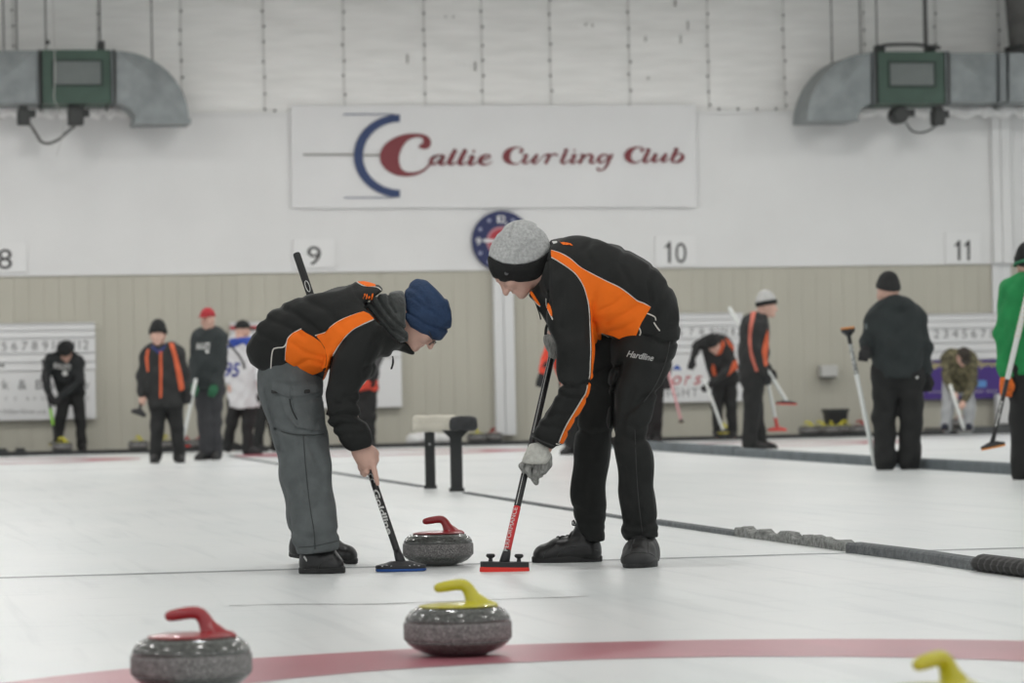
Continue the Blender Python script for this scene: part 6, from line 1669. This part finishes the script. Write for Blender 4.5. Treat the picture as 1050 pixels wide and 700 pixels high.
# 7: orange sleeve beside the tall sweeper
q = Fig(586, dz(586, 466))
q.build('player with bright orange sleeve hidden behind the tall sweeper\'s arm', (580, 326, 0), (-.9, -.1, -.3), (0, 1), (581, 340, 0), [(568.5, 347, -.05), (594, 347, .05)], [(560.5, 366, -.05), (598, 368, .1)], [(556, 383, -.12), (600, 386, .05)], [(584, 396, 0), (596, 396, 0)], [(586, 430, 0), (598, 430, .02)], [(586, 458, 0), (600, 458, .03)], [(580, 466, -.1), (594, 466, -.1)], mat('jacket_orange_red', (.62, .05, .022), .7, .1, 8), M_TB2, tw=(.14, .13), arm=(.075, .062, .052), hs=.95, hand='glove', m_glove=M_GLVB, m_shoe=None)
q.hat('beanie', M_KNB)
q.top.panel('black_wedge', [(555.5, 376), (559.5, 369), (562, 374.5), (559, 377)], M_BLK, .006)

# 8: behind the tall sweeper's legs
q = Fig(674, dz(672, 456))
q.build('player in black trousers standing behind the tall sweeper\'s hip', (673, 328, 0), (-.5, 0, -.8), (0, 1), (674, 340, 0), [(663, 346, 0), (684.5, 346, 0)], [(660, 366, .05), (685, 366, .02)], [(664, 385, -.1), (684.5, 387, -.12)], [(666, 392, 0), (675, 392, 0)], [(666, 424, 0), (674.5, 424, 0)], [(666, 448, 0), (674, 448, .02)], [(663, 455, -.14), (672, 455, -.14)], M_JB2, M_TB2, tw=(.12, .12), arm=(.065, .055, .045), leg=(.085, .07, .062), hs=.95, hand='glove', m_glove=M_GLVB)
q.hat('beanie', M_KNB)
bg_broom(q, 'pale pink broom shaft hanging below the beer sponsor panel', (683.5, 375, -.2), (698.5, 431, -.25), [('shaft', 0, 1, mat('shaft_pink', (.60, .33, .34), .5), 1.3)], mat('pad_brown', (.16, .10, .07), .8), .07, head_th=.02, dep=.04)

# 9: bending curler with raised elbow
q = Fig(742, 46.9, WALK_Z)
q.build('bending curler in orange-trimmed black jacket with raised elbow before the beer sign', (731.5, 352.5, -.30), (-.1, -.75, -.6), (-.1, .6), (733, 357, -.16), [(724.5, 352, -.12), (745, 355, -.10)], [(714.5, 353.5, -.12), (752, 375, -.16)], [(710.5, 367.5, -.14), (729, 393, -.30)], [(737, 389, .06), (748.5, 388, .08)], [(735, 417, .02), (749.5, 417, .05)], [(736.5, 442.5, .02), (751, 442.5, .06)], [(734, 449, -.2), (753.5, 449, -.2)], M_JB2, M_TB2, tw=(.15, .15), arm=(.078, .06, .05), hand='glove', m_glove=M_GLVB)
q.hat('beanie', M_KNB)
q.top.panel('orange_side', [(751.5, 371), (755, 368), (757, 384), (748, 389), (745.5, 386)], M_ORB, .006)
q.top.panel('orange_collar', [(732.5, 360), (737, 359), (741, 348), (743.5, 353), (739, 363), (734, 364)], M_ORB, .006)
q.top.panel('orange_stripe', [(743, 345.5), (748, 350), (755.5, 360), (754.5, 363), (747, 354)], M_ORB, .006)
q.top.panel('orange_stripe', [(731, 372), (733.5, 376), (735, 386), (731.5, 385), (729.5, 378)], M_ORB, .006)
bg_broom(q, 'white broom held to the stone by the bending curler before the beer sign', (722, 388, -.36), (741.5, 441, -.36), [('shaft', 0, 1, M_SHW, 1.4)], PAD_Y, .15)

# 10: grey and black beanie, orange striped jacket, in profile
q = Fig(775, dz(778, 460.5))
q.build('tall man in grey and black beanie and orange-striped jacket standing in profile', (786, 312, 0), (1, -.1, -.1), (.05, 1), (780, 325, 0), [(773, 334.5, -.17), (775, 334.5, .17)], [(773, 359, -.20), (774, 358, .20)], [(783, 382.5, -.17), (787, 378, .16)], [(771, 388, -.08), (773, 388, .08)], [(771, 424, -.08), (774, 424, .09)], [(768.5, 452, -.08), (778, 452, .10)], [(778, 460.5, -.08), (790, 460.5, .10)], M_JB2, M_TB2, tw=(.165, .155), arm=(.088, .074, .058), leg=(.122, .10, .09), hs=1.12, hand='glove', m_glove=M_GLVB, coat_drop=.02)
q.hat('beanie', M_KNG, M_KNB, lab='grey beanie crown')
q.top.panel('orange_stripe', [(770.5, 320), (775.5, 319), (772, 333), (770.5, 345), (771, 358), (774.5, 371), (778, 380), (774.5, 381), (769.5, 366), (767.5, 350), (768, 336)], mat('stripe_coral', (.50, .13, .09), .7), .006)
q.top.panel('orange_front', [(787, 337), (788, 352), (786.5, 364), (787, 374), (783.5, 376), (780.8, 360), (783.5, 347)], M_ORB, .006)
bg_broom(q, 'white broom with red head crossing behind the tall man in profile', (747.6, 315, .30), (806.5, 411, .05), [('shaft', 0, 1, M_SHW, 1.6)], PAD_R, .24, hd=nrm(RH-ZZ*.05))
bg_broom(q, 'white broom with red head pointing down beside the tall man in profile', (785.5, 384, .10), (797, 438, .10), [('shaft', 0, .82, M_SHW, 1.5), ('red_lower_shaft', .82, 1, mat('shaft_red', (.55, .05, .04), .5), 1.5)], PAD_R, .22, black=mat('head_red', (.5, .06, .05), .5))

# 11: black hoodie from behind with white broom
q = Fig(917, dz(917, 481.2))
q.build('man in charcoal hoodie and black trousers seen from behind with upturned broom', (910.5, 297.5, 0), (-.45, .0, .9), (-.04, 1), (914, 312, 0), [(898.5, 327, 0), (938, 327, 0)], [(890, 349, .02), (948, 357, .02)], [(888, 356, -.06), (949.5, 383, .02)], [(909, 384, 0), (932, 384, 0)], [(906, 428, 0), (934, 428, 0)], [(908, 470, -.05), (932, 470, -.04)], [(905, 480.5, .10), (928, 480.5, .11)], M_CHAR, M_TB2, tw=(.155, .15), arm=(.09, .070, .054), leg=(.122, .098, .090), hs=1.08, hand='glove', m_glove=M_GLVB, hood=((918, 313, -.05), (.17, .11, .09)), h=.0115, coat_drop=.0)
q.hat('beanie', mat('knit_charcoal', (.022, .022, .022), .9, .15, 20))
q.top.panel('arm_mark', [(887, 332), (889.5, 331), (890, 337), (887.5, 338)], mat('mark_grey', (.12, .14, .14), .8), .005)
q.trousers.panel('tag', [(938.5, 385.5), (941.5, 385.5), (941.5, 388), (938.5, 388)], M_WTXT, .008)
bg_broom(q, 'white upturned broom with orange-edged black head held by the charcoal hoodie man', (897.5, 477.5, .02), (870, 343, -.10), [('shaft', 0, .70, M_SHW, 1.5), ('printed_shaft', .70, .93, mat('shaft_speckled', (.35, .36, .35), .5, .9, 60), 1.3), ('upper_shaft', .93, 1, M_SHB, 1.3)], PAD_O, .11, hd=nrm(RH*.9+FH*.3+ZZ*.1), tilt=-ZZ, dep=.09, head_th=.05)

# 12: camouflage
q = Fig(983, 47.0, STEP_Z)
q.build('bending player in camouflage hoodie and light grey trousers before the purple panel', (988, 365, -.28), (.05, -.7, -.6), (.05, .65), (986, 370, -.14), [(971, 367.5, -.05), (996.5, 369, -.05)], [(971.5, 388, -.14), (998.5, 392, -.16)], [(977, 402, -.30), (988.5, 411, -.32)], [(974.5, 396, .12), (990, 396, .12)], [(971.5, 420, .02), (994, 420, .05)], [(970, 435.5, .02), (992.5, 435.5, .05)], [(967, 441.5, -.18), (995, 441.5, -.18)], M_CAMO, M_LTR, tw=(.15, .14), hand='skin', leg=(.105, .085, .075), m_shoe=mat('shoe_navy', (.012, .014, .03), .7), hood=((982, 364, -.02), (.14, .12, .09)))
q.hat('cap', M_CAPB, name='cap', lab='dark brown cap')
bg_broom(q, 'white broom leaning to the red stone under the camouflage player', (974, 394, -.36), (988.5, 440, -.40), [('shaft', 0, 1, M_SHW, 1.7)], mat('pad_pale', (.5, .5, .48), .7), .17)

# 13: green hoodie at the right edge
q = Fig(1058, dz(1058, 491))
q.build('player in green hoodie and black beanie at the right edge holding a broom', (1054, 269, 0), (-.15, 0, .95), (-.05, 1), (1056, 286, 0), [(1038, 302, 0), (1080, 302, 0)], [(1030, 344, .02), (1088, 344, .0)], [(1031, 385, -.08), (1082, 372, -.2)], [(1049, 380, 0), (1069, 380, 0)], [(1049, 432, 0), (1071, 432, 0)], [(1049, 478, -.08), (1072, 478, -.08)], [(1047, 491, .06), (1078, 491, .06)], M_GREENH, M_TB2, tw=(.17, .155), arm=(.09, .072, .056), leg=(.120, .098, .088), hs=1.02, hand='glove', m_glove=M_GORG, hood=((1058, 288, -.05), (.16, .12, .08)), coat_drop=.0)
q.hat('beanie', M_KNB, M_KNB, lab='black beanie')
R_ = np.array([q.f, q.sd, q.u])
g = MB(); c_ = q.A(-.003, -.004); ring_ = [c_+(q.f*math.cos(a)*.112+q.sd*math.sin(a)*.094)*1.02-q.f*math.cos(a)*0+q.u*(-.02*math.cos(a)) for a in np.linspace(0, 2*math.pi, 40)]
g.tube(ring_, .012, 8); q.body.child_mesh('green_hat_stripe', np.concatenate(g.v), g.f, mat('stripe_green', (.03, .17, .085), .85))
t_, a_, b_, ax_, L_ = bg_broom(q, 'white spiral-wrapped broom with black lower shaft held by the green hoodie player', (1056, 292, -.22), (1017.5, 453.5, -.26), [('shaft', 0, .60, M_SHW, 1.45), ('lower_shaft', .60, 1, M_SHB, 1.2)], PAD_O, .175, hd=nrm(RH*.95+ZZ*.18), dep=.06, head_th=.03)
g = MB()
for k in range(11):
    c_ = a_+ax_*L_*(.02+k*.030); v_ = nrm(np.cross(ax_, [0, 1, 0.])); w_ = np.cross(ax_, v_)
    g.tube([c_+ax_*.02*(i/12.)+(v_*math.cos(2*math.pi*i/12)+w_*math.sin(2*math.pi*i/12))*.0195 for i in range(13)], .006, 6)
g.build('spiral_wrap', mat('wrap_cream', (.66, .62, .54), .8), t_, smooth=True)
shaft_text(t_, 'hardline', a_, ax_, L_, .74, .90, .017, .0165, M_WTXT, flip=False, bold=.02)
